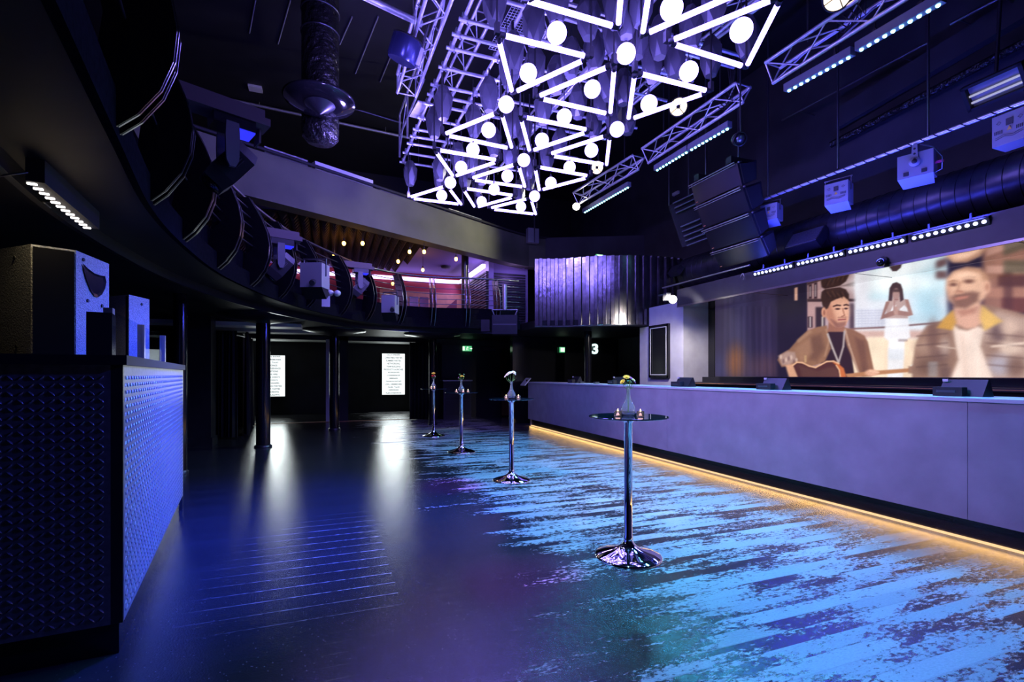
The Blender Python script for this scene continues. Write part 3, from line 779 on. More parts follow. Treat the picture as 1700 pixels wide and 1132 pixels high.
speaker([P0(-6, 2.90), P0(51, 2.78), P0(126, 2.92), P0(181, 3.28)], EYE+208*2.9/F_PX, 'big black loudspeaker with a handle cup standing on the near end of the counter', 'a', True)
speaker([P0(178, 4.25), P0(209, 4.15), P0(214, 4.14), P0(248, 4.40)], EYE+131*4.2/F_PX, 'smaller loudspeaker behind the glass balustrade on the counter', 'b', False)

# LED batten under the near balcony
a, b = atz(50, 305, 2.47), atz(142, 378, 2.47); a_led, b_led = a, b
dv = (b-a).normalized(); sv = Vector((dv.y, -dv.x, 0))
t = thing('led_batten', 'black LED batten with warm white lamps under the balcony at upper left', 'LED batten', ((a.x+b.x)/2, (a.y+b.y)/2, 2.47))
MB().column([a-dv*.03-sv*.01, b+dv*.03-sv*.01, b+dv*.03+sv*.07, a-dv*.03+sv*.07], 2.475, 2.60).build('housing', M['wallgrey'], t)
for k in range(12):
    c = a+(b-a)*(k/11)+sv*.0
    MB().column([c-sv*.012-dv*.008, c+sv*.028-dv*.008, c+sv*.028+dv*.008, c-sv*.012+dv*.008], 2.466, 2.474).build('led_lens', M['led_white'], t)
m_ = (a+b)/2
MB().tube([m_-sv*.02+Vector((0, 0, .04)), m_-sv*.09+Vector((0, 0, .03)), m_-sv*.09+dv*.12+Vector((0, 0, .03))], .006, 6).build('bracket', M['rail'], t)
MB().tube([a-dv*.03+Vector((0, 0, .05)), a-dv*.1-sv*.06+Vector((0, 0, .0)), a-dv*.02-sv*.12+Vector((0, 0, .01)), a+dv*.08-sv*.10+Vector((0, 0, .12))], .005, 6).build('cable', M['rail'], t)

# moving head lights on the balcony railing
def moving_head(px, py, d, label, yaw, scale=1.0):
    """built about the yoke axis, local x = along the canopy in view, y = away from the hall's middle"""
    c = atd(px, py, d); c.z -= 0
    R = Matrix.Rotation(yaw, 3, 'Z')
    t = thing('moving_head_light', label, 'stage light', c, 0, 'moving head lights on the balcony rail')
    def Q(x, y, z): return c+R @ Vector((x, y, z))*scale
    mb = MB().box(Q(-.07, 0, .385), (.64*scale, .20*scale, .07*scale), R).box(Q(-.03, -.01, .325), (.64*scale, .20*scale, .06*scale), R)
    mb.build('canopy', M['brown'], t)
    MB().box(Q(.24, .06, .25), (.015*scale, .14*scale, .14*scale), R).build('canopy_side', M['brown'], t)
    mb = MB().box(Q(.03, 0, .26), (.30*scale, .20*scale, .10*scale), R)
    mb.build('base', M['satin'], t)
    MB().box(Q(.12, -.0, .205), (.12*scale, .18*scale, .012*scale), R).build('base_glow', M['blueglow'], t, label='blue lit underside of the base')  # emissive plate stands in for blue light on the base's underside
    for s in (-1, 1):
        mb = MB(); pts = [(-.045, .22), (.045, .22), (.05, .10), (.045, -.08), (.02, -.13), (-.02, -.13), (-.045, -.08), (-.05, .10)]
        mb.prism([Q(x-.0, s*.13-.015, z) for x, z in pts], (0, 0, 0), R @ Vector((0, .03*scale, 0))); mb.build('yoke_arm', M['yokegrey'], t)
    H = R @ Matrix.Rotation(math.radians(38), 3, 'Y')
    hc = Q(.02, 0, -.09)
    mb = MB(); 
    for z0, z1, w0, w1 in ((-.22, -.12, .085, .10), (-.12, .12, .10, .10), (.12, .20, .10, .075)):
        vs = [hc+H @ Vector((sx*w*1.0, sy*w*.98, z))*scale for z, w in ((z0, w0), (z1, w1)) for sx, sy in ((-1, -1), (1, -1), (1, 1), (-1, 1))]
        mb.add(vs, [(3, 2, 1, 0), (4, 5, 6, 7)]+[(k, (k+1) % 4, 4+(k+1) % 4, 4+k) for k in range(4)])
    mb.build('head', M['satin'], t)
    MB().lathe([(.001, 0), (.07*scale, 0), (.075*scale, -.012*scale), (.001, -.02*scale)], hc+H @ Vector((0, 0, -.222))*scale, 20, H).build('lens', M['gloss'], t)
    mb = MB()
    for k in range(4): mb.box(hc+H @ Vector((-.03+.02*k, -.1, .03))*scale, (.007*scale, .006*scale, .10*scale), H)
    mb.build('vent', M['rail'], t)
    MB().tube([Q(-.1, .05, .38), Q(-.12, .22, .46), Q(-.12, .4, .46)], .018*scale, 8).build('arm', M['rail'], t)
    return t
moving_head(378, 258, 3.9, 'black moving head light under a brown canopy, nearest one on the balcony rail', math.radians(24))
moving_head(463, 432, 6.9, 'black moving head light under a canopy, second from near on the balcony rail', math.radians(18))
moving_head(596, 470, 10.2, 'small moving head light with blue lit arm, farthest one on the balcony rail', math.radians(10))

def projector_box(px, py, d, w, h, label, lens_dx):
    c = atd(px, py, d); R = Matrix.Rotation(-YAW-.05, 3, 'Z')
    t = thing('effect_projector', label, 'projector', c-Vector((0, 0, h/2)))
    MB().box(c, (w, .30, h), R).build('body', M['lilacbox'], t)
    q = c+R @ Vector((lens_dx, -.15, -h*.28))
    MB().bar(q, q+R @ Vector((.02, -.09, -.04)), .045, 16).build('lens', M['rubber'], t)
    mb = MB().prism([c+R @ Vector(v) for v in ((-w/2, -.15, -h/2), (w/2, -.15, -h/2), (w/2-.03, .1, -h/2-.16), (-w/2-.03, .1, -h/2-.16))], (0, 0, 0), R @ Vector((0, .12, .10)))
    mb.build('cradle', M['satin'], t)
    for s in (-1, 1): MB().bar(c+R @ Vector((s*w*.52, 0, 0)), c+R @ Vector((s*w*.52, 0, h*.72)), .012, 6).build('bracket_arm', M['rail'], t)
    MB().bar(c+R @ Vector((-w*.55, 0, h*.72)), c+R @ Vector((w*.55, 0, h*.72)), .014, 6).build('bracket_bar', M['rail'], t)
    MB().bar(c+R @ Vector((0, 0, h*.72)), c+R @ Vector((0, .42, h*.8)), .016, 6).build('hook', M['rail'], t)
projector_box(523, 459, 8.0, .36, .40, 'larger lilac-grey effect projector hanging on the balcony rail, nearer one', .04)
projector_box(648, 506, 10.1, .28, .36, 'small lilac-grey effect projector hanging on the balcony rail, farther one', .09)
c = atd(546, 494, 8.7)
t = thing('emergency_light', 'small white twin-head emergency light fixed to the balcony front', 'emergency light', c)
MB().box(c+Vector((-.05, 0, -.06)), (.14, .08, .22)).build('battery_box', M['offwhite'], t)
for dx in (0.02, .14): MB().lathe([(.001, -.03), (.05, -.02), (.06, .02), (.001, .03)], c+Vector((dx, -.06, .08)), 14, align((.3, -.6, -.5))).build('lamp_head', M['offwhite'], t)
# small rig hanging at the balcony front, far right
c = atd(838, 540, 11.3)
t = thing('hanging_speaker', 'black cabinet hung at the balcony front under the grey bulkhead corner', 'loudspeaker', c-Vector((0, 0, .22)))
R = Matrix.Rotation(-YAW, 3, 'Z')
MB().box(c, (.58, .4, .44), R).build('cabinet', M['satin'], t)
MB().box(c+R @ Vector((0, -.205, 0)), (.54, .01, .03), R).build('seam', M['rail'], t)
for s in (-1, 1): MB().bar(c+R @ Vector((s*.24, 0, .22)), c+R @ Vector((s*.3, 0, .36)), .02, 8).build('lug', M['rail'], t)
MB().bar(c+R @ Vector((-.3, 0, .36)), c+R @ Vector((.3, 0, .36)), .02, 8).build('yoke_bar', M['rail'], t)
MB().bar(c+R @ Vector((0, 0, .36)), c+R @ Vector((0, 0, .95)), .05, 10).build('hoist', M['steel'], t)
c = atd(806, 541, 11.5)
o = MB().box(c, (.2, .2, .28), R).build('stage_light', M['satin']); tag(o, 'small black lamp hanging left of the cabinet on the balcony front', 'stage light')

# ================================================================== LIGHT SCULPTURE
Z = 5.0
T = {  # corner-to-corner light tubes, traced row by row from the camera
 'left triangle of the second row': [((839.2, 59.4), (969.5, 92.6)), ((828.9, 69.3), (849.4, 149.8)), ((859.3, 150.5), (966.7, 101.1))],
 'middle triangle of the second row': [((897.5, 158.2), (1006.3, 112.4)), ((901.7, 164.5), (1004.9, 187.8)), ((1019.3, 116.6), (1013.4, 185.7))],
 'right triangle of the second row': [((1065.7, 123), (1171, 149.8)), ((1053, 127.2), (1043.7, 195.6)), ((1052.9, 195.6), (1165.3, 156.2))],
 'right triangle of the first row': [((1120, 65), (1279, .7)), ((1120.8, 74.2), (1230.3, 108.8)), ((1291.8, 6.4), (1241.6, 106))],
 'left triangle of the third row': [((741.3, 221.3), (821.1, 188.8)), ((745.5, 225.5), (841.6, 245.3)), ((833.9, 192.3), (849.1, 243.9))],
 'middle triangle of the third row': [((874.1, 195.1), (972.4, 214.7)), ((865.7, 200), (878.7, 248.8)), ((886.9, 248.6), (971, 220.4))],
 'right triangle of the third row': [((916.5, 254.3), (1002, 226.7)), ((919.4, 259.2), (1000.6, 272.7)), ((1012, 230.2), (1007, 272.7))],
 'left triangle of the fourth row': [((730.7, 249.5), (822.5, 265.1)), ((725, 253.8), (751.2, 291.2)), ((758.2, 291.2), (822.5, 269.3))],
 'middle triangle of the fourth row': [((785.8, 294.8), (852.9, 273.6)), ((788.2, 298.9), (866.2, 309.9)), ((861.8, 277.1), (871.1, 309.3))],
 'right triangle of the fourth row': [((896.5, 277.7), (973.8, 291.3)), ((889, 281.4), (895.2, 314.8)), ((902, 314.2), (972.5, 295.7))],
 'left triangle of the fifth row': [((683.3, 326.5), (736.3, 310)), ((687, 329.7), (760.6, 338.7)), ((746.3, 313.7), (765.4, 338.7))],
 'middle triangle of the fifth row': [((775, 313.2), (850, 324)), ((770.7, 316.4), (787.1, 342.4)), ((794.6, 342.9), (850, 327.8))],
 'right triangle of the fifth row': [((816.7, 344.5), (874.2, 330.3)), ((820.4, 347.6), (884.7, 355)), ((882.2, 332.8), (889, 355))],
}
ZR = Z+.95          # pipe grid above the tubes
tri_c = {}
def rod_tri(key, segs, world=False):
    P = [(a, b) if world else (atz(*a, Z), atz(*b, Z)) for a, b in segs]
    c = sum((a+b for a, b in P), Vector())/6; tri_c[key] = c
    t = thing('triangle_light', 'glowing tube light, '+key+' from the camera', 'light', c, 0, 'triangle lights of the ceiling sculpture')
    ends = []
    for a, b in P:
        MB().bar(a, b, .027, 12).build('light_tube', M['tube'], t)
        u = (b-a).normalized(); ends += [(a, -u), (b, u)]
    corners = []
    for i, (p, u) in enumerate(ends):
        for j, (q, w) in enumerate(ends):
            if j > i and i//2 != j//2 and (p-q).length < .38: corners.append((p, q, u, w))
    for p, q, u, w in corners:
        m = (p+q)/2+(u+w)*.05
        mb = MB().bar(p, p+u*.06, .03, 10).bar(q, q+w*.06, .03, 10).box(m+Vector((0, 0, .06)), (.05, .05, .12))
        mb.bar(m+Vector((0, 0, .1)), m+Vector((0, 0, .93)), .012, 6)
        mb.build('corner_bracket', M['rubber'], t)
for k, v in T.items(): rod_tri(k, v)
# the two triangles cut by the top of the photo: complete them as equilateral
a, b = atz(875.5, .7, Z), atz(1015.5, 42.4, Z); e = b-a
c = a+Matrix.Rotation(PI/3, 3, 'Z') @ e if False else a+Matrix.Rotation(-PI/3, 3, 'Z') @ e
sh = e.normalized()*.06
rod_tri('left triangle of the first row', [(a, b), (atz(1026.8, 38.2, Z), atz(1026.8, 38.2, Z)+(c-b).normalized()*e.length), (c+(a-c).normalized()*.08, a-(a-c).normalized()*.08)], True)
a0, a1 = atz(1067.4, 52.3, Z), atz(1075.5, 0, Z); u1 = (a1-a0).normalized(); b0_, b1_ = atz(1079, 53, Z), atz(1199, 0, Z); u2 = (b1_-b0_).normalized(); LT = e.length
rod_tri('middle triangle of the first row', [(a0, a0+u1*LT), (b0_, b0_+u2*LT), (a0+u1*(LT+.06)+(u2-u1)*.06, b0_+u2*(LT+.06)+(u1-u2)*.06)], True)

G = [(877, 121.3, 14.3, 'inside the left triangle of the second row'), (983.3, 148, 13.7, 'inside the middle triangle of the second row'),
     (1077.4, 172.3, 13.4, 'inside the right triangle of the second row'), (1143.5, 118.7, 15.2, 'above the far tube of the second row\'s right triangle'),
     (1230.7, 50.2, 18, 'inside the right triangle of the first row'), (1115, 14, 18.4, 'at the top edge inside the middle triangle of the first row'),
     (1039.2, 89, 15.7, 'between the middle and right triangles of the second row'), (924.3, 55, 16.4, 'between the left triangles of the first and second rows'),
     (811.2, 216, 11.8, 'inside the left triangle of the third row'), (840.4, 173.5, 12.9, 'over the top corner of the left triangle of the third row'),
     (899.6, 233, 11.4, 'inside the middle triangle of the third row'), (937, 193.9, 12.2, 'on the far tube of the middle triangle of the third row'),
     (981.8, 249.6, 11, 'inside the right triangle of the third row'), (1024.4, 214.7, 12, 'over the right corner of the right triangle of the third row'),
     (765.6, 277.8, 9.9, 'inside the left triangle of the fourth row'), (785.2, 248.6, 10.8, 'on the long tube of the left triangle of the fourth row'),
     (842.4, 292.3, 9.7, 'inside the middle triangle of the fourth row'), (869.6, 265.8, 10.4, 'over the top corner of the middle triangle of the fourth row'),
     (914.5, 303.7, 9.3, 'inside the right triangle of the fourth row'), (945.6, 277.7, 9.8, 'on the far tube of the right triangle of the fourth row'),
     (733.4, 324.4, 8.7, 'inside the left triangle of the fifth row'), (747.6, 303.1, 9.4, 'over the top corner of the left triangle of the fifth row'),
     (799.5, 334.6, 8.3, 'inside the middle triangle of the fifth row'), (820.2, 314.6, 9, 'on the far tube of the middle triangle of the fifth row'),
     (864.8, 342.9, 8.2, 'inside the right triangle of the fifth row'), (887.4, 325.6, 8.7, 'over the top corner of the right triangle of the fifth row')]
for px, py, r, w in G:
    c = atz(px, py, Z-.14 if w.startswith(('over', 'on ')) else Z+.17); d = c.x*FX+c.y*FY
    t = thing('globe_light', 'white globe '+w, 'globe lamp', c, 0, 'globe lamps of the ceiling sculpture')
    MB().ball(c, r*d/F_PX, 24, 16).build('globe', M['globe'], t)
    R_ = r*d/F_PX
    MB().bar(c+Vector((0, 0, R_*.95)), c+Vector((0, 0, R_+.05)), .02, 8).build('cap', M['rubber'], t)
    MB().bar(c+Vector((0, 0, R_+.05)), (c.x, c.y, ZR-.02), .006, 5).build('cable', M['rubber'], t)

# black faceted pendants
gem_px = [(736, 174), (721, 206), (812, 160), (787, 203), (852, 204), (681, 290), (730, 281), (977, 32), (987, 88), (1040, 30), (1020, 62), (1058, 66), (1083, 108),
          (888, 112), (886, 42), (1180, 98), (1148, 50), (1010, 140), (1035, 148), (986, 206), (902, 182), (924, 128), (847, 258), (877, 277), (909, 262), (879, 297),
          (862, 320), (760, 262), (782, 270), (772, 298), (793, 308), (731, 300), (821, 6), (1240, 66), (924, 6), (1064, 10), (1022, 12), (1185, 8), (1095, 66), (1018, 192), (870, 216), (1042, 200), (948, 100), (852, 90), (1120, 100), (820, 238), (960, 172), (1000, 172), (845, 118), (930, 240), (800, 288)]
def gem_mb(c, s):
    mb = MB(); rings = [(.07, .27, 0), (.15, .11, .5), (.13, -.07, 0), (.075, -.22, .5)]
    vs = []
    for r, z, tw in rings:
        vs += [c+Vector((r*math.cos((k+tw)*PI/3), r*math.sin((k+tw)*PI/3), z))*s for k in range(6)]
    fs = [tuple(range(6)), tuple(range(18, 24))[::-1]]
    for i in range(3):
        o, q = i*6, i*6+6; twist = rings[i][2] == 0
        for k in range(6):
            n = (k+1) % 6
            if twist: fs += [(o+k, q+k, o+n), (o+n, q+k, q+n)]
            else: fs += [(o+k, q+n, o+n), (o+k, q+k, q+n)]
    return mb.add(vs, fs)
keys = list(tri_c); used = {}
for i, (px, py) in enumerate(gem_px):
    c = atz(px, py, Z+.53)
    tp = {k: proj(*tri_c[k]) for k in keys}
    k = min(keys, key=lambda q: (tp[q][0]-px)**2+((tp[q][1]-py)*1.4)**2)
    dx, dy = px-tp[k][0], py-tp[k][1]
    w = ('upper ' if dy < -6 else 'lower ' if dy > 6 else '')+('left' if dx < -6 else 'right' if dx > 6 else 'middle')
    lb = 'black faceted pendant behind the %s part of %s' % (w, k.replace('the ', '').replace(' of', ','))
    n = used.get(lb, 0); used[lb] = n+1
    if n: lb = lb.replace('pendant', ('other ' if n == 1 else 'further ')+'pendant').replace('black faceted other', 'other black faceted').replace('black faceted further', 'further black faceted')
    t = thing('faceted_pendant', lb, 'pendant', c, random.random(), 'faceted pendants of the ceiling sculpture')
    t.rotation_euler = (0, 0, 0)
    Rz = Matrix.Rotation(random.random(), 3, 'Z')
    mb = gem_mb(Vector((0, 0, 0)), 1.0); mb.v = [c+Rz @ p for p in mb.v]
    mb.build('body', M['gem'], t)
    MB().bar(c+Vector((0, 0, .25)), (c.x, c.y, ZR-.01), .012, 6).build('stem', M['rubber'], t)

# ------------------------------------------------ pipe grid and left truss
lefts = [(762, 31), (750.5, 56), (741, 78.5), (728, 111), (715, 140), (709, 156), (702.4, 171), (693, 195), (685.4, 214), (680.5, 225.5), (675.5, 237.5), (668.5, 253), (663.5, 268.6)]
rdir = Vector((1, -.0, 0))
gl = [atz(px, py, ZR) for px, py in lefts]
t = thing('lighting_grid', 'aluminium pipe grid and box trusses carrying the ceiling light sculpture', 'lighting rig', (gl[6].x+1.6, gl[6].y, ZR))
lens_ = [3.7, .95, 3.7, .95, 3.8, 1.0, 3.5, .95, 3.4, .9, .9, 2.6, .75]
for p, L in zip(gl, lens_):
    MB().bar(p, p+rdir*L, .025, 10).build('cross_pipe', M['alu'], t)
for L in (1.0, 1.5):    # pipes nearer than the frame's top edge
    p = gl[0]-(gl[1]-gl[0])*L*1.6
    MB().bar(p, p+rdir*4.0, .025, 10).build('cross_pipe', M['alu'], t)
ldir = (gl[0]-gl[-1]).normalized()
for off_, ext in ((.08, 0), (.72, 0), (2.1, 0), (3.3, 0)):
    a = gl[-1]+rdir*off_+Vector((0, 0, .055)); b = gl[0]+rdir*off_+ldir*2.2+Vector((0, 0, .055))
    if off_ > 3: a = a+ldir*2.0
    elif off_ > 2: a = a+ldir*.4
    MB().bar(a, b, .025, 10).build('long_pipe', M['alu'], t)
cl0 = None
for p, L in zip(gl, lens_):
    for o in (.08, .72):
        if cl0 is None:
            g0_ = p+rdir*o; mb = MB(); mb.box(g0_+Vector((0, 0, .03)), (.07, .07, .10)); mb.bar(g0_+Vector((.03, 0, -.05)), g0_+Vector((.03, 0, .1)), .012, 6)
            cl0 = mb.build('clamp', M['steel'], t)
        else: part_copy(cl0, t, p+rdir*o-g0_)
def truss(a, b, up, side, w, h, pitch, r, parent, tri=True, flip=False, m='alu'):
    """box or triangular truss between a and b; up/side unit vectors"""
    a = Vector(a); b = Vector(b); L = (b-a).length; u = (b-a)/L
    if tri: offs = [Vector((0, 0, 0)), side*(w/2)+up*h, side*(-w/2)+up*h]
    else: offs = [side*(-w/2), side*(w/2), side*(w/2)+up*h, side*(-w/2)+up*h]
    for o in offs: MB().bar(a+o, b+o, r, 10).build('chord', M[m], parent)
    mb = MB(); n = max(2, int(L/pitch)); k = len(offs)
    for i in range(k):
        j = (i+1) % k
        for s in range(n):
            p, q = a+u*(L*s/n), a+u*(L*(s+1)/n)
            if s % 2: mb.bar(p+offs[i], q+offs[j], r*.42, 6, caps=False)
            else: mb.bar(p+offs[j], q+offs[i], r*.42, 6, caps=False)
        mb.bar(a+offs[i], a+offs[j], r*.42, 6); mb.bar(b+offs[i], b+offs[j], r*.42, 6)
    mb.build('lattice', M[m], parent)
UP = Vector((0, 0, 1)); 
ta = atz(690, 160, ZR+.12); tb = ta+ldir*3.6
truss(ta+Vector((-.15, 0, 0)), tb+Vector((-.15, 0, 0)), UP, rdir, .30, .30, .30, .026, t, False)
for off_ in (.55, 1.4, 2.4):
    a = gl[-3]+rdir*off_+Vector((0, 0, .35)); truss(a, a+ldir*5.0, UP, rdir, .26, .26, .32, .022, t, True)
a, b = atz(985, 215, ZR+.2), atz(1160, 86, ZR+.2); truss(a, a+(b-a).normalized()*5.2, UP, rdir, .26, .26, .30, .024, t, True)
# drop frame at the far left corner
p0, p1 = atz(690, 160, ZR), gl[-1]
mb = MB(); e0 = p1+Vector((0, 0, .1))
for q in (e0, e0+ldir*.9): mb.bar(q, q+UP*.9, .022, 8)
mb.bar(e0+UP*.9, e0+ldir*2.4+UP*.9, .022, 8); mb.bar(e0+UP*.45, e0+ldir*2.4+UP*.3, .022, 8); mb.bar(e0+UP*.1, e0+ldir*.9+UP*.9, .012, 6)
mb.build('end_frame', M['alu'], t)
MB().box(gl[-5]+ldir*.35+Vector((.02, 0, .18)), (.16, .55, .02), Matrix.Rotation(.12, 3, 'Z')).build('plate', M['alu'], t)
# mesh tray
mb = MB(); a = gl[0]+rdir*.75+Vector((0, 0, .42))
for i in range(9): mb.bar(a+rdir*(.05*i), a+rdir*(.05*i)-ldir*1.0, .004, 4)
for i in range(21): mb.bar(a-ldir*(.05*i), a-ldir*(.05*i)+rdir*.4, .004, 4)
mb.build('mesh_tray', M['steel'], t)
# rig suspension
for p in (gl[-1]+rdir*.4, gl[-1]+rdir*2.2, gl[0]+rdir*.4, gl[0]+rdir*3.3): MB().bar(p+UP*.05, (p.x, p.y, 7.99), .012, 6).build('suspension_chain', M['rail'], t)

# barrel shaped scroller light beside the truss
c = atz(672, 84, ZR-.12); R = align((.25, -.35, .9), (1, 0, 0))
t = thing('wash_light', 'drum-shaped lamp with a slotted fan top hanging left of the aluminium truss', 'stage light', c-Vector((0, 0, .14)))
MB().lathe([(.19, -.14), (.205, -.10), (.205, .10), (.20, .14)], c, 28, R).build('drum', mat('drum_blue_black', (.04, .045, .13, 1), .25, .6), t)
mb = MB().lathe([(.205, .14), (.205, .16), (.15, .17), (.03, .165), (.001, .165)], c, 28, R)
for k in range(8): mb.box(c+R @ Vector((.10*math.cos(k*PI/4), .10*math.sin(k*PI/4), .172)), (.13, .012, .01), R @ Matrix.Rotation(k*PI/4, 3, 'Z'))
mb.build('fan_cover', M['rubber'], t)
MB().box(c+R @ Vector((.20, 0, 0)), (.05, .2, .22), R).build('side_plate', M['steel'], t)
MB().bar(c+R @ Vector((.2, 0, .1)), c+R @ Vector((.2, 0, .5)), .02, 8).build('clamp', M['rail'], t)

# ------------------------------------------------ right hand trusses with LED battens
segs = [((1283, 138), (1700, -125), 'A', 'nearest aluminium truss at the top right, its warm lamp beside it'), ((1076, 270.5), (1234, 169), 'B', 'middle aluminium truss right of the light sculpture'), ((960, 339), (1060, 281), 'C', 'farthest aluminium truss, beyond the light sculpture')]
TRZ = 5.52
for a_, b_, nm, lb in segs:
    a, b = atz(*a_, TRZ), atz(*b_, TRZ); u = (b-a).normalized(); side = Vector((u.y, -u.x, 0))
    t = thing('truss', lb, 'truss', (a+b)/2, 0, 'aluminium trusses above the bar')
    truss(a, b, UP, side, .29, .25, .40, .027, t, True)
    for k in (.2, .8): 
        q = a.lerp(b, k)+UP*.25; MB().bar(q, (q.x, q.y, 7.99), .012, 6).build('suspension_chain', M['rail'], t)
    if nm != 'C':
        mb = MB(); s0 = a.lerp(b, .30 if nm == 'A' else .72)+UP*.28
        for k in range(5):
            mb.tube([s0+side*(.05*k-.1)+u*.1*k, s0+side*(.06*k-.16)+u*(.1*k+.1)-UP*(.10+.03*k), s0+side*(.04*k-.1)+u*(.3+.05*k)+UP*.02, s0+side*.02+u*(.35+.05*k)+UP*.5], .010, 6)
        mb.build('cable_bundle', M['rubber'], t)
def batten(a, b, n, label, m, group, down, Hn, proto_r=.022, back=.10):
    """LED batten from first to last lens; down = direction the lenses face"""
    a = Vector(a); b = Vector(b); u = (b-a).normalized(); dn = Vector(down).normalized(); hv = Vector(Hn).normalized()
    t = thing('led_batten', label, 'LED batten', (a+b)/2, 0, group)
    e = (b-a).length/(n-1)*.6
    w = u.cross(hv).normalized()*.045
    p, q = a-u*e-dn*.012, b+u*e-dn*.012
    mb = MB().prism([p-w, q-w, q+w, p+w], (0, 0, 0), hv*back); mb.build('housing', M['rubber'] if m == M['led_blue'] else M['housing'], t)
    for k in (.2, .8):
        c = a.lerp(b, k)+hv*back; mb = MB(); mb.bar(c, c+UP*.12, .012, 6); mb.box(c+UP*.02, (.05, .05, .05))
        mb.build('bracket', M['rubber'], t)
    L0 = MB().lathe([(.001, 0), (proto_r, 0), (proto_r*1.05, -.012), (.001, -.012)], (0, 0, 0), 14, align(dn)); ob = None
    for k in range(n):
        c = a.lerp(b, k/(n-1))
        if ob is None:
            ORI[t.name] = Vector((0, 0, 0)); ob = L0.build('led_lens', m, t); ORI[t.name] = (a+b)/2; ob.location = c-(a+b)/2
        else: part_copy(ob, t, c-(a+b)/2)
    return t
M['housing'] = mat('batten_housing', (.20, .21, .24, 1), .4, .3)
def lineX(p, X): return atx(p[0], p[1], X)
XB = 5.9
wh = {'A': 'nearest truss', 'B': 'middle truss', 'C': 'farthest truss'}
for nm, prs in {'A': [((1557, 10), (1430, 83)), ((1408, 97), (1310, 151))], 'B': [((1207, 215), (1148, 249)), ((1139, 254), (1091, 283))], 'C': [((1042, 312), (1007, 332)), ((1003, 334.5), (971, 353))]}.items():
    for i, (p, q) in enumerate(prs):
        batten(lineX(p, XB), lineX(q, XB), 10, 'cyan glowing LED batten under the %s, %s of its pair' % (wh[nm], 'nearer' if i == 0 else 'farther'), M['led_cyan'], 'cyan LED battens', (-.35, 0, -1), (0, 0, 1), .020)
XD = 6.74
bl_ = [((1633, 368.5), (1517, 395.5)), ((1497, 400), (1411, 418.5)), ((1396, 422), (1325, 438.5)), ((1312, 442), (1253, 455.5))]
od = ['nearest', 'second nearest', 'third nearest', 'farthest']
for i, (p, q) in enumerate(bl_):
    batten(lineX(p, XD), lineX(q, XD), 10, 'blue glowing LED batten over the big screen, %s of the four' % od[i], M['led_blue'], 'blue LED battens over the screen', (-1, 0, -.55), (1, 0, .5), .019, .05)

# round lamps on the trusses
def blinder(px, py, z, r, label, m, aim, d=None):
    c = atz(px, py, z) if d is None else atd(px, py, d); R = align(aim)
    t = thing('round_lamp', label, 'stage light', c)
    MB().lathe([(r*.5, -.14), (r*.95, -.05), (r, 0), (r*.92, .0), (r*.86, -.02)], c, 28, R, cap=False).build('housing', M['wallgrey'], t)
    MB().lathe([(.001, -.015), (r*.88, -.015), (r*.5, -.09), (.001, -.11)], c, 28, R).build('reflector', m, t)
    MB().lathe([(.001, .01), (r*.2, .01), (r*.2, -.02), (.001, -.02)], c, 14, R).build('centre_cap', M['rubber'], t)
    mb = MB()
    for k in range(4): mb.bar(c, c+R @ Vector((r*.95*math.cos(k*PI/2+.6), r*.95*math.sin(k*PI/2+.6), 0)), .006, 5)
    mb.build('guard', M['rubber'], t)
    mb = MB().bar(c-R @ Vector((0, 0, .08)), c-R @ Vector((0, 0, .08))+Vector((0, 0, .35)), .015, 6); mb.build('clamp_arm', M['rail'], t)
blinder(1392, -8, 5.85, .17, 'round warm lamp half cut by the top edge above the nearest truss', M['blinder'], (-.4, -.7, -.7))
blinder(1126, 177, 5.75, .15, 'round warm lamp on the middle truss behind the right triangle of the second row', M['blinder'], (-.7, -.7, -.2))
blinder(991, 278, 5.7, .14, 'round warm lamp on the farthest truss beside the right triangle of the third row', M['blinder'], (-.75, -.6, -.2))
c = atz(957, 342, 5.42)
t = thing('floodlight', 'dazzling yellow-white floodlight at the far end of the farthest truss', 'floodlight', c)
MB().lathe([(.001, -.01), (.075, -.01), (.085, -.05), (.001, -.12)], c, 16, align((-.4, -.9, -.1))).build('lamp', M['flood'], t)
MB().box(c+Vector((.03, .08, .02)), (.14, .10, .14)).build('housing', M['rubber'], t)
FL1 = c
c = atd(1117, 497, 9.15)
t = thing('floodlight', 'dazzling white floodlight fixed above the pier at the right end of the corrugated parapet', 'floodlight', c)
MB().ball(c, .075, 14, 8).build('lamp', M['flood'], t)
MB().box(c+Vector((-.10, .05, .05)), (.10, .10, .14)).build('housing', M['rubber'], t)
MB().bar(c+Vector((-.1, .05, .1)), c+Vector((-.05, .35, .12)), .02, 8).build('bracket', M['rail'], t)
FL2 = c
c = atz(1229, 231, 4.9)
t = thing('par_lamp', 'small round black spotlight hanging below the cyan battens above the speaker stack', 'stage light', c)
MB().lathe([(.05, -.18), (.09, -.10), (.10, 0), (.085, 0)], c, 20, align((-.3, -.8, -.4)), cap=False).build('housing', M['satin'], t)
MB().lathe([(.001, -.02), (.088, -.02), (.001, -.03)], c, 20, align((-.3, -.8, -.4))).build('lens', M['steel'], t)
MB().bar(c+Vector((0, 0, .05)), (c.x, c.y, 7.99), .012, 6).build('rod', M['rail'], t)

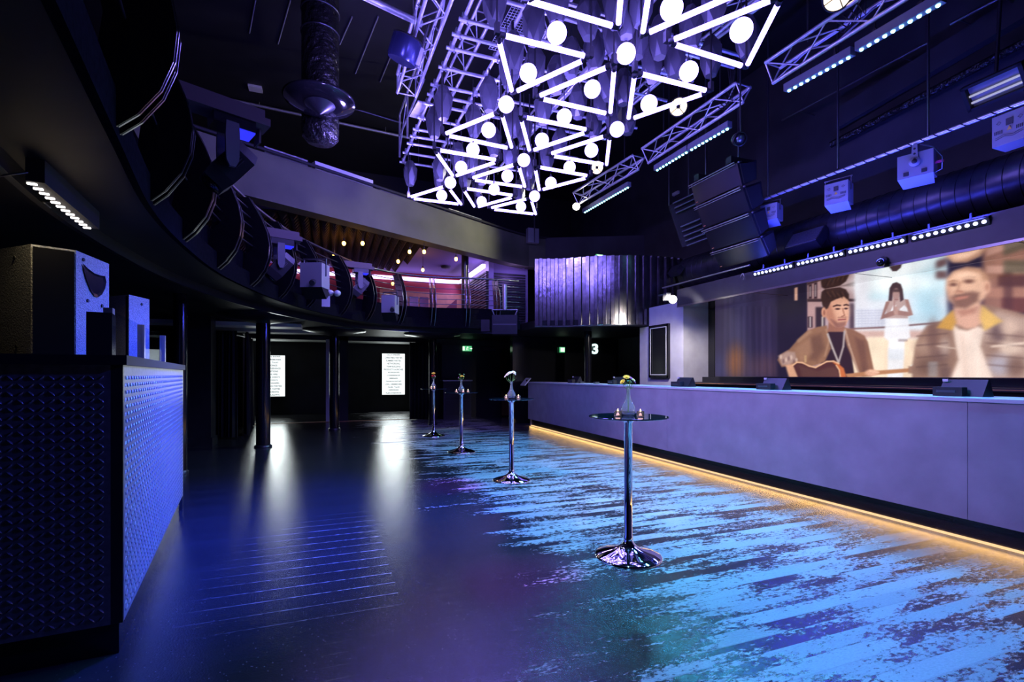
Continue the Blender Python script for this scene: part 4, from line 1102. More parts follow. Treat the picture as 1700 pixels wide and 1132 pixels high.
# ================================================================== LINE ARRAYS
prof = [(6.30, 4.95), (6.42, 4.56), (6.60, 4.15), (6.80, 3.76), (7.0, 3.44)]
def line_array(y0, y1, label, dx=0, dz=0):
    t = thing('line_array', label, 'loudspeaker', (6.6+dx, (y0+y1)/2, 3.4+dz))
    for i in range(4):
        (x1, z1), (x2, z2) = prof[i], prof[i+1]; x1 += dx; x2 += dx; z1 += dz; z2 += dz
        u = Vector((x2-x1, 0, z2-z1)).normalized(); n = Vector((-u.z, 0, u.x))
        if n.x < 0: n = -n
        dp = .44 if i < 2 else .34
        a = Vector((x1, 0, z1))+u*.012; b = Vector((x2, 0, z2))-u*.012
        pl = [a, b, b+n*dp*.8+u*-.06, a+n*dp+u*.02]
        MB().prism(pl, (0, y0, 0), (0, y1, 0)).build('cabinet', M['satin'], t)
        # bowed front grille
        vs = []; 
        for k in range(13):
            s = k/12; o = -.05*(1-(2*s-1)**4)
            for q in (a+u*.02, b-u*.02): vs.append(q+Vector((0, y0+.02+(y1-y0-.04)*s, 0))+n*o)
        MB().add(vs, [(2*k, 2*k+2, 2*k+3, 2*k+1) for k in range(12)], True).build('grille', mat_grille, t)
        mb = MB().bar(Vector((x1, y0, z1))-n*.06, Vector((x1, y1, z1))-n*.06, .010, 6).bar(Vector((x1, y0, z1))-n*.06+u*.035, Vector((x1, y1, z1))-n*.06+u*.035, .007, 6)
        mb.build('edge_trim', M['steel'], t)
        for y in (y0-.012, y1+.012):
            MB().prism([a+u*.03+n*.04, b-u*.03+n*.04, b-u*.05+n*dp*.7, a+u*.05+n*dp*.85], (0, y-.01, 0), (0, y+.01, 0)).build('side_plate', M['rubber'], t)
            MB().bar(a+Vector((0, y-.012, 0))+n*.03, a+Vector((0, y+.012, 0))+n*.03, .016, 8).build('rigging_pin', M['steel'], t)
        q = b-u*.06-n*.052+Vector((0, y1-.10, 0)); MB().box(q, (.008, .045, .012)).build('badge', M['orange_mark'], t)
    x1, z1 = prof[0][0]+dx, prof[0][1]+dz
    mb = MB().bbox((x1-.02, y0+.1, z1+.03), (x1+.5, y0+.22, z1+.14)).bbox((x1-.02, y1-.22, z1+.03), (x1+.5, y1-.1, z1+.14)).bbox((x1+.1, y0, z1), (x1+.4, y1, z1+.035))
    mb.build('flying_frame', M['satin'], t)
    for y in (y0+.16, y1-.16): MB().bar((x1+.2, y, z1+.1), (x1+.2, y, 7.99), .02, 6).build('suspension_chain', M['rail'], t)
    return t
mat_grille = mat('array_grille', (.010, .010, .013, 1), .42, noise=.2, nscale=3)
M['orange_mark'] = mat('orange_badge', (.6, .18, .06, 1), .4)
line_array(6.17, 7.25, 'curved stack of four black line array speakers hanging over the bar, nearer stack')
# slatted rear hanging behind
ya, yb = 8.15, 9.0
t = thing('slatted_rack', 'dark hanging rack of horizontal bars behind the line array', 'rack', (6.5, 8.5, 3.9))
q0, q1 = atd(1117, 338, 9.9), atd(1150, 322, 9.7); q2, q3 = atd(1140, 408, 9.9), atd(1175, 395, 9.7)
mb = MB()
for k in range(10):
    s = k/9
    if k in (3, 4): continue
    a, b = q0.lerp(q2, s), q1.lerp(q3, s)
    mb.bar(a, b+(b-a)*.8, .018, 6)
mb.build('bar', M['rail'], t)
mb = MB().prism([q0, q1+(q1-q0)*.8, q3+(q3-q2)*.8, q2], (0, .10, 0), (0, .14, 0)); mb.build('back_plate', M['rubber'], t)
for q in (q0, q1): MB().bar(q+Vector((0, .12, 0)), (q.x, q.y+.12, 7.99), .012, 6).build('suspension_chain', M['rail'], t)

# ================================================================== DUCT, PIPES, LASERS
ydx = 8.05; zd = 3.86
t = thing('spiral_duct', 'fat black spiral duct running along the wall above the big screen', 'duct', (ydx, 5, zd-.36))
MB().bar((ydx, -2.5, zd), (ydx, 9.35, zd), .35, 32).build('body', M['duct'], t)
mb = MB(); pts = []
y = -2.4
while y < 9.3:
    mb.tube([(ydx+.352*math.cos(k*PI/16), y+k*.016*.25, zd+.352*math.sin(k*PI/16)) for k in range(32)], .006, 5, False); y += .16
mb.build('seam', M['duct'], t)
MB().lathe([(.35, 0), (.30, .05), (.10, .08), (.01, .08)], (ydx, 9.35, zd), 32, align((0, 1, 0))).build('end_cap', M['duct'], t)
c = atd(1330, 408, 7.2); c = Vector((7.35, c.y, c.z))
t = thing('louvre_grille', 'slanted grey louvre outlet on the duct right of the speaker stack', 'vent', c)
yl = atx(1330, 400, 7.45).y; zl = atx(1330, 400, 7.45).z
R = Matrix.Rotation(math.radians(38), 3, 'Y')
MB().box((7.58, yl, zl+.02), (.16, .60, .36), R).build('box', M['satin'], t)
mb = MB()
for k in range(10): mb.box(Vector((7.58, yl, zl+.02))+R @ Vector((-.085, 0, -.15+k*.033)), (.012, .56, .014), R)
mb.build('slat', M['steel'], t)
yl = atx(1100, 455, 7.5).y; zl = atx(1100, 455, 7.5).z
o = MB().box((7.55, min(yl, 9.2), zl), (.14, .30, .22), R).build('duct_outlet', M['rail']); tag(o, 'small square outlet box on the far end of the spiral duct', 'vent')
XP = 7.0
a, b = atx(1263, 333, XP), atx(1760, 147, XP)
t = thing('laser_pipe', 'long white pipe wound with a dark cord, hung on rods along the right wall', 'pipe', (a+b)/2)
MB().bar(a, b, .024, 10).build('pipe', M['alu'], t)
mb = MB(); n = 150; pts = [a.lerp(b, k/n)+Vector((math.cos(k*1.1)*.027, 0, math.sin(k*1.1)*.027-.003)) for k in range(n+1)]
mb.tube(pts, .006, 5); mb.build('cord', M['rubber'], t)
for px, py in ((1275, 326), (1391, 280), (1541, 226)):
    q = atx(px, py, XP); m2 = MB().bar(q, (q.x, q.y, 7.99), .015, 8)
    m2.build('drop_rod', M['rail'], t)
# thin high pipes on the wall
a, b = atx(1298, 200, 8.2), atx(1542, 70, 8.2); pipe(a, b, .018, 'thin blue-lit pipe high on the right wall, below the nearest cyan battens', 'rail', wall=True)
a, b = atx(1578, 40, 8.2), atx(1680, -14, 8.2); pipe(a, b, .022, 'thin blue-lit pipe at the upper right corner of the photo', 'rail', wall=True)
o = MB().box(atx(1122, 321, 8.57), (.06, .22, .07)).build('wall_bracket', M['offwhite']); tag(o, 'short white bracket on the dark right wall left of the speaker stack', 'bracket')
a, b = atx(1380, 240, 8.45), atx(1720, 60, 8.45)
o = MB().bar(a, b, .06, 8).build('wall_cable_tray', M['foil']); tag(o, 'rough dark cable bundle running up the right wall', 'cable')
a, b = atx(1390, 215, 8.5), atx(1720, 20, 8.5)
mb = MB().prism([a, b, b+Vector((0, 0, .35)), a+Vector((0, 0, .35))], (-.05, 0, 0), (.1, 0, 0)); struct('trim_7', mb, M['wallgrey'])
pipe(atx(1030, 475, 6.75), atx(1700, 305, 6.75)+Vector((0, 0, .0)), .02, 'slim pipe above the blue LED battens, in front of the duct') if False else None

def laser(px, py, w, h, label, face=True, X=XP, under=True, tilt=0.0, yaw=.35):
    c = atx(px, py, X); R = Matrix.Rotation(PI/2+.25, 3, 'Z') @ Matrix.Rotation(tilt, 3, 'X')
    # local x = along the wall seen from the hall (towards camera), local y = into the hall
    ax = Vector((0, -1, 0)); inn = Vector((-1, 0, 0))
    yawr = Matrix.Rotation(yaw, 3, 'Z'); ax = yawr @ ax; inn = yawr @ inn
    t = thing('laser_projector', label, 'laser', c-Vector((0, 0, h/2)), 0, 'laser projectors on the white pipe')
    def Q(a, b, z): return c+ax*a+inn*b+Vector((0, 0, z))
    Rm = Matrix((ax, inn, UP)).transposed()
    MB().box(Q(0, -.13, 0), (w, .26, h), Rm).build('body', M['lilacbox'], t)
    if under:
        MB().prism([Q(-w/2, 0, -h/2-.002), Q(w/2, 0, -h/2-.002), Q(w/2-.02, -.22, -h/2-.07), Q(-w/2+.02, -.22, -h/2-.07)], (0, 0, 0), inn*-.02).build('underside', M['bluelit_under'], t, label='blue lit underside')
    if face:
        mb = MB().box(Q(0, .002, h*.20), (w*.20, .006, h*.22), Rm)
        for k in range(5):
            mb.box(Q(-w*.42+k*w*.05, .002, -h*.06), (w*.018, .005, h*.11), Rm); mb.box(Q(w*.20+k*w*.05, .002, -h*.06), (w*.018, .005, h*.11), Rm)
        for s in (-1, 1):
            mb.tube([Q(s*w*.3-.02, .003, h*.24), Q(s*w*.3, .003, h*.30), Q(s*w*.3+.02, .003, h*.24), Q(s*w*.3, .003, h*.18)], .002, 4, True)
            mb.tube([Q(-w*.4, .003, -h*.26+s*.01), Q(-w*.15, .003, -h*.2+s*.01), Q(w*.1, .003, -h*.27+s*.01), Q(w*.38, .003, -h*.2+s*.01)], .002, 4)
        mb.build('marking', M['dark_label'], t)
        MB().prism([Q(-w*.07, .004, -h*.08), Q(w*.07, .004, -h*.08), Q(0, .004, h*.06)], (0, 0, 0), inn*.003).build('warning_triangle', M['yellow'], t)
        for s in (-1, 1): MB().bar(Q(s*w*.55, -.1, h*.1), Q(s*w*.55, -.1, h*.75), .010, 6).build('bracket_arm', M['rail'], t)
        MB().bar(Q(-w*.6, -.1, h*.75), Q(w*.6, -.1, h*.75), .012, 6).build('bracket_bar', M['rail'], t)
    else:
        mb = MB().prism([Q(-.035, .01, .02), Q(.035, .01, .02), Q(.025, .01, h*.82), Q(-.025, .01, h*.82)], (0, 0, 0), inn*.02); mb.lathe([(.001, 0), (.06, 0), (.06, .02), (.001, .02)], Q(0, .015, .03), 18, align(inn))
        mb.build('bracket_arm', M['lilacbox'], t)
        mb = MB()
        for z in (.07, .14, .21): mb.lathe([(.001, 0), (.013, 0), (.013, .004), (.001, .004)], Q(0, .031, z*h/.33), 10, align(inn))
        mb.lathe([(.001, 0), (.03, 0), (.03, .004), (.001, .004)], Q(0, .036, .03), 12, align(inn))
        for s in (-1, 1): mb.box(Q(s*w*.25, .004, -h*.33), (w*.15, .006, h*.16), Rm)
        mb.build('marking', M['dark_label'], t)
        MB().box(Q(w*.62, -.1, -h*.02), (w*.22, .02, h*.09), Rm).build('tape', M['pinktape'], t)
        MB().tube([Q(.05, 0, h*.8), Q(w*.5, 0, h*.55), Q(w*.72, -.05, h*.1), Q(w*.68, -.1, -h*.35), Q(w*.5, -.1, -h*.42)], .008, 6).build('cable', M['rail'], t)
laser(1276, 352, .27, .27, 'lilac-grey laser box with a warning triangle at the far end of the white pipe')
laser(1388, 320, .30, .31, 'lilac-grey laser projector box with a warning triangle, second along the pipe')
laser(1519, 273, .36, .30, 'lilac-grey laser projector box with two fans and a slotted bracket, third along the pipe', False)
laser(1676, 211, .30, .34, 'lilac-grey laser projector box with a warning triangle at the right edge of the photo', under=False, yaw=0)
# UV floodlight upper right
c = atx(1652, 145, 7.7); R = Matrix.Rotation(math.radians(-35), 3, 'Y')
t = thing('uv_floodlight', 'black rectangular floodlight with two pale tubes high on the right wall', 'floodlight', c)
Q = lambda a, b, z: c+R @ Vector((b, a*.82, z*.85))
mb = MB()
for (a0, z0, a1, z1) in ((-.36, -.19, .36, -.15), (-.36, .15, .36, .19), (-.36, -.19, -.31, .19), (.31, -.19, .36, .19)):
    mb.box(Q((a0+a1)/2, 0, (z0+z1)/2), (.10, abs(a1-a0)*.82, abs(z1-z0)*.85), R)
mb.build('frame', M['rubber'], t)
MB().box(Q(0, .03, 0), (.02, .50, .25), R).build('reflector', M['uvglass'], t)
for z, nm in ((-.08, 0), (.02, 1)): MB().bar(Q(-.30, -.01, z), Q(.30, -.01, z), .014, 8).build('lamp_tube', M['uvtube'], t)
MB().bar(Q(0, .08, .1), (c.x+.3, c.y, 7.99), .02, 8).build('bracket', M['rail'], t)

# dome camera and hook on the fascia
c = atx(1467, 436, 6.75)
t = thing('dome_camera', 'small dark dome camera under the blue LED battens', 'camera', c)
MB().bar(c+Vector((.04, 0, .03)), c+Vector((-.02, 0, .03)), .05, 14).build('mount', M['rubber'], t)
MB().ball(c+Vector((-.05, 0, 0)), .055, 14, 10).build('dome', M['gloss'], t)
c = atx(1233, 460, 6.7)
o = MB().tube([c+Vector((0, 0.05*math.cos(a)*.7, .06*math.sin(a))) for a in [k*PI/6 for k in range(9)]], .012, 6).build('safety_hook', M['steel']); tag(o, 'small bright safety hook at the far end of the blue LED battens', 'hook')
a, b = atx(1100, 478, 6.85), atx(1245, 440, 6.85); pipe(a, b, .016, 'slim grey pipe between the white floodlight and the blue battens', 'steel')
# ================================================================== BAR
f0 = atz(880, 706, 0); f1 = atz(1690, 918, 0)
bdir = (f0-f1); bdir.z = 0; bdir.normalize(); bin_ = Vector((bdir.y, -bdir.x, 0))     # towards the back of the bar
BH = 1.23; yend = f0
s0 = f1-bdir*4.2; s1 = f0
t = thing('bar_counter', 'long pale concrete bar counter with a black plinth and warm light strip', 'bar counter', ((s0.x+s1.x)/2, (s0.y+s1.y)/2, 0))
fr0, fr1 = s0-bin_*.06, s1-bin_*.06
seam_y = atx(1611, 760, 5.15)
sp = [0]; total = (s1-s0).length
sq = (Vector((seam_y.x, seam_y.y, 0))-s0).dot(bdir)
cuts = [0, sq-2.4, sq, sq+4.0, total]
cuts = [c for c in cuts if 0 <= c <= total]
for a, b in zip(cuts[:-1], cuts[1:]):
    p, q = fr0+bdir*(a+.002), fr0+bdir*(b-.002)
    MB().column([p, q, q+bin_*.06, p+bin_*.06], .19, BH-.03).build('front_panel', M['concrete'], t)
MB().column([fr1-bdir*.06+bin_*.06, fr1+bin_*.06, fr1+bin_*.62, fr1+bin_*.62-bdir*.06], .0, BH-.03).build('end_panel', M['concrete'], t)
MB().column([fr0-bin_*.012, fr1-bin_*.012+bdir*.012, fr1+bdir*.012+bin_*.66, fr0+bin_*.66], BH-.03, BH).build('top', M['bartop'], t)
MB().column([s0+bin_*.03, s1-bdir*.01+bin_*.03, s1-bdir*.01+bin_*.5, s0+bin_*.5], 0, .19).build('plinth', mat('plinth_gloss', (.015, .013, .011, 1), .18, bump=.3, bscale=60), t)
MB().column([s0+bin_*.001, s1+bin_*.001, s1+bin_*.028, s0+bin_*.028], .0, .016).build('light_strip', M['strip_gold'], t, label='glowing warm light strip')
MB().column([s0+bin_*.1, s1-bdir*.1+bin_*.1, s1-bdir*.1+bin_*.55, s0+bin_*.55], .19, BH-.035).build('carcass', M['rubber'], t)
# back counter
t = thing('back_counter', 'long low black counter under the big screen behind the bar', 'counter', (7.3, 3, 0))
MB().bbox((7.05, -2.5, 0), (XS+.02, 8.15, 1.24)).build('body', M['gloss'], t)
MB().bbox((7.0, -2.5, 1.24), (XS+.02, 8.18, 1.28)).build('top', M['satin'], t)
MB().bbox((7.42, -2.5, 1.28), (XS+.02, 8.2, 1.385)).build('upstand', M['gloss'], t)
MB().bbox((7.0, -2.5, 1.255), (6.995, 8.18, 1.262)).build('edge_trim', M['wood'], t)

# tills on the bar
def till(px, py, label, sc=1.0):
    q = atz(px, py, BH)
    # keep it on the counter: intersect the sight line with a line behind the front edge
    u = (px-CX)/F_PX; base = s0+bin_*.34; dx, dy = u*RX+FX, u*RY+FY
    dd = (base.x*bdir.y-base.y*bdir.x)/(dx*bdir.y-dy*bdir.x); q = Vector((dd*dx, dd*dy, BH))
    t = thing('till', label, 'till', q, 0, 'tills on the bar')
    a = -bdir; n = -bin_
    def Q(x, y, z): return q+a*x+n*y+Vector((0, 0, z))
    mb = MB().prism([Q(-.14, -.10, .0), Q(-.14, .07, .0), Q(-.14, -.02, .155), Q(-.14, -.045, .155)], (0, 0, 0), a*.34)
    mb.build('screen_back', M['satin'], t)
    MB().prism([Q(-.15, .05, .0), Q(.08, .05, .0), Q(.08, .05, .085), Q(-.15, .05, .085)], (0, 0, 0), n*.08).build('printer', M['rubber'], t)
    MB().prism([Q(-.12, .131, .035), Q(.03, .131, .035), Q(.03, .131, .058), Q(-.12, .131, .058)], (0, 0, 0), n*.003).build('printer_slot', M['rail'], t)
    MB().prism([Q(-.135, .0, .135), Q(-.09, .0, .135), Q(-.09, .0, .16), Q(-.135, .0, .16)], (0, 0, 0), n*.01).build('card_reader', M['offwhite'], t)
till(1594, 640, 'black till on the bar in front of the right half of the big screen')
till(1283, 640, 'black till on the bar below the left part of the big screen')
till(1134, 640, 'black till on the bar below the tall black framed panel')
till(1024, 632, 'small black till on the bar right behind the nearest flower vase')
till(955, 632, 'small black till on the far stretch of the bar left of the dark column')
q = s1-bdir*.08-bin_*.1
t = thing('menu_holder', 'tilted white menu board at the far end of the bar', 'sign', (q.x, q.y, BH))
MB().prism([Vector((q.x-.10, q.y, BH-.10)), Vector((q.x-.08, q.y, BH-.11)), Vector((q.x+.10, q.y, BH+.10)), Vector((q.x+.08, q.y, BH+.11))], (0, -.01, 0), (0, .34, 0)).build('board', M['offwhite'], t)
MB().box((q.x+.03, q.y+.1, BH+.03), (.06, .06, .06)).build('foot', M['rubber'], t)
for px, lb in ((965, 'small grey box on the bar beside the dark column'), (990, 'flat grey tray on the bar right of the dark column')):
    u = (px-CX)/F_PX; base = s0+bin_*.30; dx, dy = u*RX+FX, u*RY+FY
    dd = (base.x*bdir.y-base.y*bdir.x)/(dx*bdir.y-dy*bdir.x)
    o = MB().box((dd*dx, dd*dy, BH+.02), (.10, .10, .04)).build('counter_box', M['wallgrey']); tag(o, lb, 'box')

# framed panel on the pier
y0, y1 = atx(1112, 600, 6.93).y, atx(1080, 600, 6.93).y; yc_ = (y0+y1)/2
z0, z1 = atx(1096, 627, 6.93).z, atx(1096, 539, 6.93).z
t = thing('framed_panel', 'tall black framed panel on the lilac pier at the bar', 'panel', (6.93, yc_, z0))
mb = MB().bbox((6.88, y0, z0), (6.94, y0+.05, z1)).bbox((6.88, y1-.05, z0), (6.94, y1, z1)).bbox((6.88, y0, z0), (6.94, y1, z0+.06)).bbox((6.88, y0, z1-.06), (6.94, y1, z1))
mb.build('frame', M['gloss'], t)
mb = MB().bbox((6.875, y0+.055, z0+.06), (6.885, y0+.07, z1-.06)).bbox((6.875, y1-.07, z0+.06), (6.885, y1-.055, z1-.06)).bbox((6.875, y0+.05, z0+.06), (6.885, y1-.05, z0+.075)).bbox((6.875, y0+.05, z1-.075), (6.885, y1-.05, z1-.06))
mb.build('inner_trim', M['offwhite'], t)
MB().bbox((6.90, y0+.05, z0+.05), (6.93, y1-.05, z1-.05)).build('panel', M['gloss'], t)

# ================================================================== BIG SCREEN: a picture of three people, two with instruments
SZ0, SZ1 = 1.395, 2.835
ncol, nrow = 620, 200
yl_, yr_ = 8.02, 2.2
pxs = np.linspace(proj(XS, yl_, 2)[0], proj(XS, yr_, 2)[0], ncol)
ys = np.array([atx(p, 600, XS).y for p in pxs]); zs = np.linspace(SZ0, SZ1, nrow)
YY, ZZ = np.meshgrid(ys, zs)
D_ = XS*FX+YY*FY; PX = CX+F_PX*(XS*RX+YY*RY)/D_; PY = HY-F_PX*(ZZ-EYE)/D_
X_ = (PX-1170)/.31176; Y_ = (PY-360)/.31176      # picture coordinates
rs = np.random.RandomState(3)
IMG = np.zeros(X_.shape+(3,))
def smooth(e0, e1, x):
    k = np.clip((x-e0)/(e1-e0), 0, 1); return k*k*(3-2*k)
def blend(a, col):
    for i in range(3): IMG[..., i] = IMG[..., i]*(1-a)+a*col[i]
def poly(pts, col, soft=5, alpha=1.0):
    pts = np.array(pts, float); n = len(pts); ins = np.zeros(X_.shape, bool); dist = np.full(X_.shape, 1e9)
    lo = pts.min(0)-soft*2; hi = pts.max(0)+soft*2
    sel = (X_ > lo[0]) & (X_ < hi[0]) & (Y_ > lo[1]) & (Y_ < hi[1])
    if not sel.any(): return
    x, y = X_[sel], Y_[sel]; inn = np.zeros(x.shape, bool); dm = np.full(x.shape, 1e9)
    for i in range(n):
        a, b = pts[i], pts[(i+1) % n]; d = b-a
        k = np.clip(((x-a[0])*d[0]+(y-a[1])*d[1])/max(d@d, 1e-9), 0, 1)
        dm = np.minimum(dm, np.hypot(x-a[0]-k*d[0], y-a[1]-k*d[1]))
        cr = ((a[1] > y) != (b[1] > y)); 
        with np.errstate(divide='ignore', invalid='ignore'): xi = (b[0]-a[0])*(y-a[1])/(b[1]-a[1])+a[0]
        inn ^= cr & (x < xi)
    sd = np.where(inn, dm, -dm); A = np.zeros(X_.shape); A[sel] = smooth(-soft, soft, sd)*alpha; blend(A, col)
def ell(cx, cy, rx, ry, col, soft=.3, alpha=1.0, rot=0):
    c, s = math.cos(rot), math.sin(rot); u = ((X_-cx)*c+(Y_-cy)*s)/rx; v = (-(X_-cx)*s+(Y_-cy)*c)/ry
    blend((1-smooth(1-soft, 1+soft, np.hypot(u, v)))*alpha, col)
def line(pts, w, col, soft=3, alpha=1.0):
    for a, b in zip(pts[:-1], pts[1:]):
        a = np.array(a, float); b = np.array(b, float); d = b-a
        k = np.clip(((X_-a[0])*d[0]+(Y_-a[1])*d[1])/max(d@d, 1e-9), 0, 1)
        blend((1-smooth(w-soft, w+soft, np.hypot(X_-a[0]-k*d[0], Y_-a[1]-k*d[1])))*alpha, col)
def rect(x0, y0, x1, y1, col, soft=5, alpha=1.0):
    A = smooth(x0-soft, x0+soft, X_)*(1-smooth(x1-soft, x1+soft, X_))*smooth(y0-soft, y0+soft, Y_)*(1-smooth(y1-soft, y1+soft, Y_)); blend(A*alpha, col)
blend(np.ones(X_.shape), (42, 34, 58))
rect(-50, 0, 380, 900, (46, 38, 66), 40); ell(190, 560, 60, 170, (60, 58, 100), .9, .5); ell(320, 560, 40, 200, (60, 50, 88), .9, .4); ell(260, 640, 30, 220, (40, 34, 62), .9, .7)
ell(120, 800, 90, 70, (72, 74, 120), .9, .5); ell(165, 775, 45, 85, (150, 88, 34), .8, .75); ell(320, 800, 110, 60, (88, 62, 72), .9, .7)
for x in range(90, 540, 17): line([(x+rs.randint(-6, 6), 480), (x+rs.randint(-6, 6), 850)], 4, (72, 62, 96) if x % 2 else (34, 28, 50), 4, .28)
rect(385, 380, 548, 900, (34, 27, 46), 18)
rect(546, 300, 830, 900, (176, 140, 140), 5); rect(546, 300, 830, 372, (96, 70, 70), 8); rect(620, 372, 830, 440, (172, 142, 144), 8); rect(546, 436, 830, 452, (64, 44, 50), 5)
rect(620, 452, 830, 600, (186, 160, 168), 6); rect(770, 460, 800, 600, (60, 44, 56), 12, .8)
for x in (562, 590): rect(x-9, 375, x+9, 436, (60, 40, 50), 4); rect(x-4, 380, x+3, 425, (210, 190, 190), 3, .7)
rect(478, 400, 494, 445, (210, 160, 140), 5)
rect(548, 530, 575, 590, (70, 50, 58), 4); line([(562, 535), (562, 585)], 3, (220, 205, 205), 2); rect(590, 480, 640, 600, (52, 38, 48), 8); rect(622, 530, 632, 590, (225, 210, 200), 4, .8)
rect(800, 200, 1285, 900, (226, 230, 238), 12); rect(830, 200, 1285, 300, (196, 220, 230), 16); rect(850, 240, 1285, 440, (188, 220, 232), 26, .8); ell(1000, 350, 200, 60, (240, 246, 248), .7)
ell(840, 380, 40, 140, (228, 224, 232), .8, .8); rect(810, 490, 1000, 590, (212, 212, 226), 14, .9)
for y in range(500, 590, 14): line([(800, y), (960, y-4)], 2, (188, 190, 210), 3, .6)
for x in range(800, 960, 18): line([(x, 495), (x, 590)], 1.5, (188, 190, 210), 3, .5)
rect(1040, 420, 1290, 540, (232, 234, 244), 40, .8); ell(1180, 470, 70, 70, (166, 208, 224), .9, .8); ell(1230, 520, 60, 50, (160, 196, 214), .9, .6); ell(1120, 540, 70, 24, (178, 206, 220), .9, .6)
line([(780, 596), (960, 588), (1290, 560)], 5, (112, 78, 78), 4, .8)
rect(770, 604, 1290, 650, (208, 168, 156), 16, .9); rect(780, 648, 1290, 900, (244, 218, 190), 16); rect(870, 640, 960, 860, (248, 226, 198), 14)
rect(1480, 0, 1720, 500, (150, 106, 92), 20); rect(1500, 260, 1720, 300, (186, 140, 126), 10); rect(1560, 310, 1720, 370, (96, 60, 56), 14); rect(1500, 380, 1720, 430, (172, 122, 104), 12); rect(1580, 430, 1720, 510, (112, 66, 60), 12); rect(1590, 290, 1640, 510, (86, 54, 54), 14, .7)
rect(1230, 285, 1290, 330, (96, 64, 66), 18, .9); rect(1590, 230, 1720, 300, (70, 74, 60), 16, .6)
# woman in the window, hands pressed together
poly([(962, 530), (1082, 530), (1095, 640), (1065, 660), (1055, 860), (972, 860), (978, 660), (955, 640)], (240, 240, 246), 8, .9)
poly([(968, 452), (1000, 432), (1042, 432), (1078, 448), (1082, 540), (965, 540)], (182, 150, 144), 6, .9)
poly([(1004, 470), (990, 500), (1002, 512), (1018, 500), (1018, 470)], (240, 240, 246), 4, .9); poly([(1062, 470), (1040, 488), (1034, 508), (1078, 508), (1080, 488)], (240, 240, 246), 4, .9)
poly([(965, 452), (986, 450), (958, 518), (1004, 498), (1016, 522), (936, 546)], (154, 114, 106), 4); poly([(1064, 438), (1084, 440), (1109, 522), (1086, 528), (1022, 522), (1022, 496), (1084, 506)], (164, 124, 116), 4)
poly([(978, 446), (984, 380), (1000, 354), (1022, 347), (1044, 358), (1054, 386), (1060, 440), (1042, 452), (1034, 410), (1004, 410), (996, 448)], (72, 52, 58), 4)
ell(1019, 415, 19, 34, (170, 134, 130), .25); poly([(1000, 385), (1040, 385), (1036, 400), (1004, 400)], (76, 56, 60), 5, .9); line([(1012, 440), (1028, 440)], 2, (130, 80, 80), 2, .7); poly([(1012, 478), (1026, 478), (1030, 520), (1008, 520)], (186, 146, 136), 4)
line([(1010, 450), (1008, 500)], 5, (168, 132, 126), 4)
rect(975, 700, 1060, 760, (206, 212, 222), 12, .5); rect(1030, 650, 1080, 664, (120, 100, 104), 6, .5)
# man with a guitar
poly([(660, 560), (742, 560), (748, 650), (650, 640)], (156, 104, 86), 5); poly([(640, 612), (752, 612), (778, 720), (800, 860), (600, 860), (630, 720)], (52, 34, 42), 5)
poly([(650, 578), (600, 586), (545, 606), (498, 650), (450, 705), (400, 735), (388, 762), (410, 800), (470, 790), (540, 800), (590, 790), (640, 770), (672, 700), (660, 640)], (146, 104, 80), 6)
poly([(742, 588), (790, 600), (850, 632), (868, 665), (885, 740), (905, 835), (885, 850), (830, 850), (788, 760), (758, 690), (744, 640)], (140, 98, 78), 6)
poly([(800, 640), (850, 660), (872, 830), (842, 850), (820, 740)], (108, 72, 62), 14, .7); poly([(560, 640), (620, 620), (640, 700), (600, 770), (560, 760)], (108, 74, 62), 18, .7); poly([(480, 700), (560, 640), (575, 720), (510, 780)], (174, 130, 104), 16, .6)
line([(560, 612), (500, 660)], 9, (182, 140, 112), 9, .6); line([(646, 600), (662, 660), (640, 740)], 5, (176, 134, 108), 4, .7); line([(748, 600), (768, 680), (826, 848)], 5, (196, 160, 140), 4, .8)
line([(655, 625), (682, 700), (712, 775)], 5, (186, 172, 170), 3); line([(744, 610), (738, 690), (713, 775)], 5, (176, 160, 160), 3)
poly([(392, 740), (440, 715), (480, 720), (490, 760), (450, 790), (410, 790)], (178, 148, 140), 9, .8)
for k in range(7): ell(405+k*14, 745+((k*23) % 30), 6, 12, (120, 90, 90) if k % 2 else (220, 190, 176), .5, .7)
poly([(430, 790), (470, 784), (500, 820), (535, 852), (450, 860)], (214, 160, 128), 7)
gout = [(470, 790), (490, 774), (520, 776), (556, 794), (590, 802), (620, 786), (650, 770), (685, 768), (715, 782), (740, 806), (752, 852), (500, 864)]
poly(gout, (82, 46, 44), 4); poly([(500, 790), (560, 806), (600, 820), (660, 800), (700, 800), (720, 852), (520, 860)], (100, 66, 58), 12, .7); poly([(676, 770), (706, 778), (740, 806), (754, 852), (722, 856), (716, 815), (700, 790)], (196, 106, 60), 4)
line(gout[:9], 4, (228, 176, 138), 3); line([(700, 790), (716, 815), (722, 852)], 3, (236, 190, 150), 2)
poly([(530, 738), (542, 738), (542, 775), (530, 775)], (190, 150, 110), 3)
poly([(750, 836), (900, 820), (1090, 806), (1090, 826), (900, 842), (760, 858)], (188, 130, 92), 5); poly([(1085, 796), (1225, 782), (1236, 852), (1085, 832)], (150, 112, 96), 8, .9)
for k in range(5): line([(1098+k*28, 792), (1112+k*28, 782), (1124+k*28, 786)], 3, (250, 240, 230), 3); line([(1100+k*28, 838), (1118+k*28, 850)], 3, (236, 214, 196), 3)
ell(888, 830, 34, 18, (224, 170, 142), .4); line([(880, 820), (925, 828)], 5, (232, 184, 156), 4)
poly([(638, 478), (648, 440), (700, 424), (758, 420), (768, 452), (768, 512), (766, 545), (752, 576), (726, 590), (700, 590), (668, 566), (640, 524), (630, 498)], (214, 158, 132), 5)
poly([(638, 490), (672, 470), (690, 520), (712, 588), (668, 566), (640, 524)], (178, 118, 96), 14, .8); ell(735, 500, 34, 40, (234, 184, 158), .8, .6)
